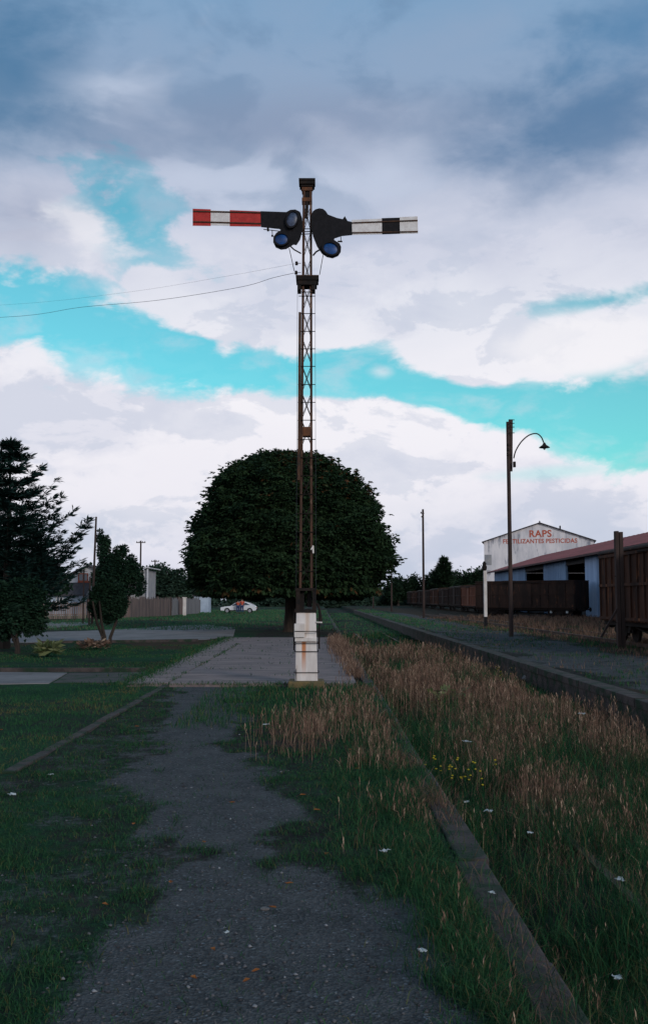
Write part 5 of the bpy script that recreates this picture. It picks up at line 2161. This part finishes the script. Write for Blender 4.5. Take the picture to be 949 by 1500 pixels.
def house2():
    Y = 103
    x0 = P(186, 880, Y).x
    t = thing('house', (x0, Y, 0), 'small dim house with a white eave line right of the dark garden tree', 'house')
    X_ = lambda px: P(px, 880, Y).x - x0
    Zp = lambda py: P(200, py, Y).z
    MB().box(X_(186), X_(214), 0, 6, 0, Zp(835)).build('wall', M['gable_dirty'], t)
    mb = MB()
    mb.add([(X_(184), -.5, Zp(826.5)), (X_(220.5), -.5, Zp(832.8)), (X_(220.5), 6.5, Zp(832.8)), (X_(184), 6.5, Zp(826.5)),
            (X_(184), -.5, Zp(825.0)), (X_(220.5), -.5, Zp(831.3)), (X_(220.5), 6.5, Zp(831.3)), (X_(184), 6.5, Zp(825.0))],
           [(0, 1, 2, 3), (4, 7, 6, 5), (0, 4, 5, 1), (1, 5, 6, 2), (2, 6, 7, 3), (3, 7, 4, 0)])
    mb.build('roof', M['house_white'], t)
    MB().box(X_(215.5), X_(217.5), -.3, -.1, 0, Zp(832.8)).build('veranda_post', M['house_white'], t)
    window(t, X_(203), X_(210), Zp(852), Zp(842), y=-.02, fm='house_white')


house2()


def hut():
    Y = 122
    x0 = P(284, 880, Y).x
    t = thing('garden_shed', (x0, Y, 0), 'small pale blue hut with a flat roof left of the white car', 'shed')
    X_ = lambda px: P(px, 880, Y).x - x0
    Zp = lambda py: P(290, py, Y).z
    MB().box(0, X_(306), 0, 2.5, 0, Zp(873)).build('wall', M['house_blue'], t)
    MB().box(-.2, X_(308), -.25, 2.8, Zp(873), Zp(871.5)).build('roof', M['roof_dark'], t)
    MB().box(X_(289), X_(294), -.04, -.003, 0, Zp(878.5)).build('door', M['fence_grey'], t)


hut()


# ------------------------------------------------------------------ car
def car():
    Y = 118
    g_ = P(350, 898, Y)
    t = thing('parked_car', (g_.x, Y, 0), 'white three-door hatchback parked on the grass with two people beside it', 'car')
    L_, W = 4.2, 1.62
    # side outline (x from nose -2.1 to tail 2.1)
    low = [(-2.08, .32), (-2.1, .55), (-2.02, .68), (-1.6, .76), (-.95, .82), (-.9, .84), (1.3, .88), (1.92, .86), (2.08, .70), (2.1, .42), (2.02, .30)]
    top = [(-.92, .83), (-.25, 1.26), (.1, 1.33), (.75, 1.32), (1.2, 1.20), (1.88, .87)]

    def loft(out, w0, w1, zlo, zhi, mb):
        n = len(out)
        vs = []
        for s in (-1, 1):
            for (x, z) in out:
                u = min(1, max(0, (z - zlo) / (zhi - zlo)))
                vs.append((x, s * (w0 + (w1 - w0) * u), z))
        fs = [tuple(range(n)), tuple(range(n, 2 * n))[::-1]]
        for i in range(n):
            j = (i + 1) % n
            fs.append((i, i + n, j + n, j))
        mb.add(vs, fs)
    mb = MB()
    # wheel arches cut into the sill line
    outl = [(-2.08, .32), (-2.1, .55), (-2.02, .68), (-1.6, .76), (-.95, .83), (1.3, .88), (1.92, .87), (2.08, .72), (2.1, .42), (2.02, .30)]
    for cx in (1.32, -1.32):
        for k in range(9):
            a = math.pi * k / 8
            outl.append((cx + .34 * math.cos(a), .27 + .34 * math.sin(a)))
    loft(outl, W / 2, W / 2 - .03, .6, .9, mb)
    mb.build('body', M['car_white'], t, bevel=.02)
    mb = MB()
    loft(top, W / 2 - .05, W / 2 - .24, .83, 1.33, mb)
    mb.build('cabin', M['car_white'], t, bevel=.02)
    for s in (-1, 1):
        def wq(pts, nm):
            mb = MB()
            vs = []
            for (x, z) in pts:
                u = (z - .83) / .5
                y = (W / 2 - .05) + (-.19) * u + .008
                vs.append((x, s * y, z))
            vs2 = [(x, y + s * .01, z) for x, y, z in vs]
            n = len(vs)
            mb.add(vs + vs2, [tuple(range(n)), tuple(range(n, 2 * n))[::-1]] + [(i, i + n, (i + 1) % n + n, (i + 1) % n) for i in range(n)])
            mb.build(nm, M['glass'], t)
        wq([(-.72, .90), (-.22, 1.22), (.28, 1.25), (.28, .91)], 'side_window')
        wq([(.36, .91), (.36, 1.25), (.85, 1.22), (1.38, .94)], 'side_window')
        MB().box(-.75, .32, s * (W / 2 + .003) - .006, s * (W / 2 + .003) + .006, .34, .82).build('door', M['car_white'], t)
        MB().box(-.1 + .2, .26, s * (W / 2 + .012) - .006, s * (W / 2 + .012) + .012, .70, .73).build('door_handle', M['black_paint'], t)
        MB().box(-.98, .98, s * (W / 2 + .012) - .012, s * (W / 2 + .012) + .012, .28, .36).build('sill_trim', M['black_paint'], t)
        MB().box(-.62, -.46, s * (W / 2 + .06) - .07, s * (W / 2 + .06) + .07, .9, 1.0).build('mirror', M['black_paint'], t)
        MB().box(-2.115, -2.0, s * .58 - .16, s * .58 + .16, .52, .66).build('headlight', M['chrome'], t)
        MB().box(2.03, 2.115, s * .6 - .15, s * .6 + .15, .55, .72).build('tail_light', M['trim_red'], t)
        for cx in (-1.32, 1.32):
            w = MB()
            w.lathe((cx, s * (W / 2 - .1), .285), [(.2, -.08), (.275, -.085), (.285, -.06), (.285, .06), (.275, .085), (.2, .08)], 24, axis='y')
            wo_ = w.build('wheel', M['rubber'], t, smooth_=True)
            w = MB()
            w.lathe((cx, s * (W / 2 - .1 + .05), .285), [(.06, -.045), (.19, -.045), (.19, .045), (.06, .05)], 20, axis='y')
            w.build('rim', M['chrome'], wo_, smooth_=True)
    MB().box(-2.17, -1.98, -.78, .78, .28, .46).build('bumper', M['rubber'], t, bevel=.03)
    MB().box(1.95, 2.18, -.78, .78, .30, .50).build('bumper', M['rubber'], t, bevel=.03)
    mb = MB()
    mb.add([(-.86, -.62, .875), (-.86, .62, .875), (-.30, .50, 1.235), (-.30, -.50, 1.235), (-.88, -.62, .89), (-.88, .62, .89), (-.32, .5, 1.25), (-.32, -.5, 1.25)],
           [(0, 1, 2, 3), (4, 7, 6, 5), (0, 4, 5, 1), (1, 5, 6, 2), (2, 6, 7, 3), (3, 7, 4, 0)])
    mb.build('windscreen', M['glass'], t)
    mb = MB()
    mb.add([(1.30, -.5, 1.18), (1.30, .5, 1.18), (1.80, .6, .935), (1.80, -.6, .935), (1.31, -.5, 1.2), (1.31, .5, 1.2), (1.81, .6, .95), (1.81, -.6, .95)],
           [(0, 1, 2, 3), (4, 7, 6, 5), (0, 4, 5, 1), (1, 5, 6, 2), (2, 6, 7, 3), (3, 7, 4, 0)])
    mb.build('rear_window', M['glass'], t)
    return t


car_o = car()


# ------------------------------------------------------------------ people
def skinmesh(name, verts, edges, rad, m, parent, root=0, lv=2):
    me = bpy.data.meshes.new(name)
    me.from_pydata([tuple(v) for v in verts], edges, [])
    me.materials.append(m)
    o = bpy.data.objects.new(name, me)
    COL.objects.link(o)
    if parent is not None: o.parent = parent
    sk = o.modifiers.new('skin', 'SKIN')
    sk.use_smooth_shade = True
    if not me.skin_vertices: me.attributes
    if len(me.skin_vertices) == 0:
        me.skin_vertices.new() if hasattr(me.skin_vertices, 'new') else None
    layer = me.skin_vertices[0].data if len(me.skin_vertices) else None
    if layer is None:
        bm = bmesh.new(); bm.from_mesh(me)
        bm.verts.layers.skin.verify()
        bm.to_mesh(me); bm.free()
        layer = me.skin_vertices[0].data
    for i, r in enumerate(rad):
        layer[i].radius = (r, r) if not isinstance(r, tuple) else r
        layer[i].use_root = (i == root)
    ss = o.modifiers.new('subsurf', 'SUBSURF')
    ss.levels = ss.render_levels = lv
    return o


def person(base, H, bend, lab, rz, arms):
    """bend: forward lean of the trunk in radians, facing local +Y"""
    t = thing('person', base, lab, 'person', 'people standing beside the white car', rz)
    s = H / 1.75
    hip = Vector((0, 0, .92 * s))
    up = Vector((0, math.sin(bend), math.cos(bend)))
    rt = Vector((1, 0, 0))
    fw = rt.cross(up) * -1
    chest = hip + up * .30 * s
    sh = hip + up * .50 * s
    neck = hip + up * .57 * s
    head = hip + up * .70 * s + Vector((0, .02, 0))
    crown = hip + up * .82 * s + Vector((0, .02, 0))
    V = [hip, hip + up * .15 * s, chest, sh, neck, head, crown]
    E_ = [(0, 1), (1, 2), (2, 3), (3, 4), (4, 5), (5, 6)]
    R_ = [.14 * s, .125 * s, .15 * s, .10 * s, .055 * s, .098 * s, .07 * s]
    tors = list(range(4))
    armidx, legidx = [], []
    for q, (sgn) in enumerate((-1, 1)):
        a = arms[q]
        k = len(V)
        S0 = sh + rt * sgn * .19 * s - up * .03 * s
        el_ = S0 + Vector(a[0]) * s
        wr = el_ + Vector(a[1]) * s
        hd = wr + Vector(a[1]).normalized() * .08 * s
        V += [S0, el_, wr, hd]
        R_ += [.06 * s, .045 * s, .03 * s, .035 * s]
        E_ += [(3, k), (k, k + 1), (k + 1, k + 2), (k + 2, k + 3)]
        # fingers
        for fgi in range(5):
            dd = Vector(a[1]).normalized() * (.075 if fgi < 4 else .04) * s + rt * ((fgi - 1.5) * .016 if fgi < 4 else sgn * -.045) * s
            V.append(hd + dd)
            R_.append(.009 * s)
            E_.append((k + 3, len(V) - 1))
        armidx.append(k)
    for sgn in (-1, 1):
        k = len(V)
        V += [hip + rt * sgn * .095 * s - Vector((0, 0, .06 * s)), Vector((sgn * .11 * s, .03 * s, .48 * s)), Vector((sgn * .12 * s, -.02 * s, .08 * s)), Vector((sgn * .13 * s, .12 * s, .035 * s))]
        R_ += [.095 * s, .06 * s, .042 * s, .035 * s]
        E_ += [(0, k), (k, k + 1), (k + 1, k + 2), (k + 2, k + 3)]
        legidx.append(k)
    skinmesh('body', V, E_, R_, M['skin'], t)
    # face: nose
    mb = MB()
    mb.lathe(head + fw * .1 * s, [(.012, -.03), (.02, -.015), (.008, .02)], 8)
    mb.build('nose', M['skin'], t)
    # shirt
    vs = [V[0] + up * .02, V[1], V[2], V[3]]
    rr = [.155 * s, .145 * s, .175 * s, .12 * s]
    ee = [(0, 1), (1, 2), (2, 3)]
    for k in armidx:
        q = len(vs)
        vs += [V[k], V[k].lerp(V[k + 1], .75)]
        rr += [.08 * s, .062 * s]
        ee += [(3, q), (q, q + 1)]
    skinmesh('shirt', vs, ee, rr, M['shirt_red'], t)
    vs = [V[0] - up * .02]
    rr = [.15 * s]
    ee = []
    for k in legidx:
        q = len(vs)
        vs += [V[k], V[k + 1], V[k + 2] + Vector((0, 0, .03))]
        rr += [.108 * s, .078 * s, .062 * s]
        ee += [(0, q), (q, q + 1), (q + 1, q + 2)]
    skinmesh('trousers', vs, ee, rr, M['jeans'], t)
    mb = MB()
    mb.lathe((0, 0, 0), [(.04 * s, .10 * s), (.09 * s, .07 * s), (.112 * s, 0.0), (.10 * s, -.05 * s), (.05 * s, -.07 * s)], 14)
    for i in range(len(mb.v)):
        v = Vector(mb.v[i])
        mb.v[i] = tuple(head + (crown - head) * .35 - fw * .02 * s + v)
    mb.build('hair', M['hair'], t, smooth_=True)
    for k in legidx:
        mb = MB()
        p = V[k + 2]
        mb.box(p.x - .05 * s, p.x + .05 * s, p.y - .09 * s, p.y + .19 * s, 0, .10 * s)
        mb.build('shoe', M['black_paint'], t, bevel=.03 * s)
    return t


pb = P(348.7, 898, 116.6)
person((pb.x, 116.6, 0), 1.66, .75, 'person in a red shirt bending forward into the white car', 0.1, [((-.03, .2, -.2), (0, .24, -.02)), ((.03, .2, -.2), (0, .24, -.02))])
pb = P(354.9, 898, 116.8)
person((pb.x, 116.6, 0), 1.70, .12, 'person in an orange red shirt and jeans standing upright at the white car', .15, [((-.08, .04, -.27), (.02, .16, -.18)), ((.10, .02, -.27), (-.02, .15, -.19))])


# ------------------------------------------------------------------ litter, stones, leaves
def scrap(px, py, z, size, lab, seed):
    rnd = random.Random(seed)
    g_ = G(px, py, z)
    size *= .5 * rnd.uniform(.8, 1.3)
    bm = bmesh.new()
    bmesh.ops.create_grid(bm, x_segments=5, y_segments=4, size=size / 2)
    for v in bm.verts:
        v.co.x *= 1 + rnd.uniform(-.3, .3)
        v.co.y *= .7 + rnd.uniform(-.3, .3)
        v.co.z = rnd.uniform(0, .22) * size
    me = bpy.data.meshes.new('litter')
    bm.to_mesh(me)
    bm.free()
    me.materials.append(M['paper'])
    o = bpy.data.objects.new('litter', me)
    COL.objects.link(o)
    o.location = (g_.x, g_.y, z + .02)
    o.rotation_euler = (0, 0, rnd.uniform(0, 6))
    m_ = o.modifiers.new('solid', 'SOLIDIFY')
    m_.thickness = .002
    tag(o, lab, 'litter', 'scraps of white litter')


ZG = .01
scrap(390, 1064, ZG + .06, .17, 'white scrap left of the dry tuft in front of the signal post', 1)
scrap(18, 1168, ZG, .11, 'white scrap in the dark grass at the left edge of the photo', 2)
scrap(75, 1138, ZG, .09, 'small pale scrap beside the low kerb at the left', 3)
scrap(563, 1252, ZG + .05, .12, 'crumpled white scrap among the weeds right of the gravel path', 4)
scrap(618, 1399, ZG + .03, .065, 'white scrap on the platform nearest the camera', 5)
scrap(903, 1438, PIT + .14, .10, 'bright white scrap at the bottom right in the track bed', 6)
scrap(715, 1192, PIT + .22, .17, 'flat white scrap in the track bed beside the flowering weed', 7)
scrap(683, 1178, PIT + .2, .14, 'white scrap touching the yellow flowering weed', 8)
scrap(776, 1224, PIT + .25, .10, 'greenish white scrap in the middle of the track bed', 9)
scrap(852, 1048, PIT + .3, .2, 'white scrap near the far platform edge', 10)
scrap(907, 1293, PIT + .2, .12, 'pale scrap in the weeds near the right edge of the photo', 11)
scrap(720, 1313, ZG + .04, .07, 'pale scrap lying on the platform edge stones', 12)
scrap(332, 1372, ZG, .055, 'tiny pale scrap on the gravel path', 13)
scrap(683, 1089, PIT + .35, .2, 'white rag on the dry grass behind the platform edge', 14)


def slab_stone(px, py, z, s, lab, seed, nm='stone'):
    rnd = random.Random(seed)
    g_ = G(px, py, z)
    bm = bmesh.new()
    bmesh.ops.create_icosphere(bm, subdivisions=2, radius=1)
    for v in bm.verts:
        v.co.x *= s * (1 + rnd.uniform(-.1, .1))
        v.co.y *= s * .7 * (1 + rnd.uniform(-.1, .1))
        v.co.z *= s * .4 * (1 + rnd.uniform(-.1, .1))
    me = bpy.data.meshes.new(nm)
    bm.to_mesh(me)
    bm.free()
    me.materials.append(M['stone'])
    o = bpy.data.objects.new(nm, me)
    COL.objects.link(o)
    o.location = (g_.x, g_.y, z + s * .12)
    tag(o, lab, 'stone', 'loose stones')


slab_stone(782, 996, PIT + .1, .32, 'flat stone block at the foot of the far platform edge', 1)
slab_stone(388, 1332, 0, .025, 'small pale stone in the gravel path', 3)

lf = [(459, 1191), (512, 1102), (405, 1337), (381, 1428), (310, 1396), (197, 1067), (195, 1213), (5, 1072), (366, 1442), (280, 1438), (439, 1169), (250, 1300), (345, 1180), (480, 1255),
      (150, 1330), (520, 1130), (300, 1240), (430, 1300)]
base_leaf = None
for i, (px, py) in enumerate(lf):
    g_ = G(px, py)
    if base_leaf is None:
        mb = MB()
        s = .032
        mb.add([(0, 0, .004), (s * .5, s * .5, .010), (s * 1.3, 0, .004), (s * .5, -s * .5, .012), (s * 1.9, 0, .012)], [(0, 1, 2), (0, 2, 3), (1, 4, 2), (2, 4, 3)])
        o = mb.build('fallen_leaf', M['leaf_fallen'])
        so_ = o.modifiers.new('solid', 'SOLIDIFY')
        so_.thickness = .001
        base_leaf = o
    else:
        o = base_leaf.copy()
        COL.objects.link(o)
    o.location = (g_.x, g_.y, .022)
    o.rotation_euler = (.1, .1, i * 1.3)
    sc_ = .62 + g_.y * .035
    o.scale = (sc_, sc_, sc_)
    tag(o, 'orange brown fallen leaf lying on the platform', 'leaf', 'fallen leaves on the platform')
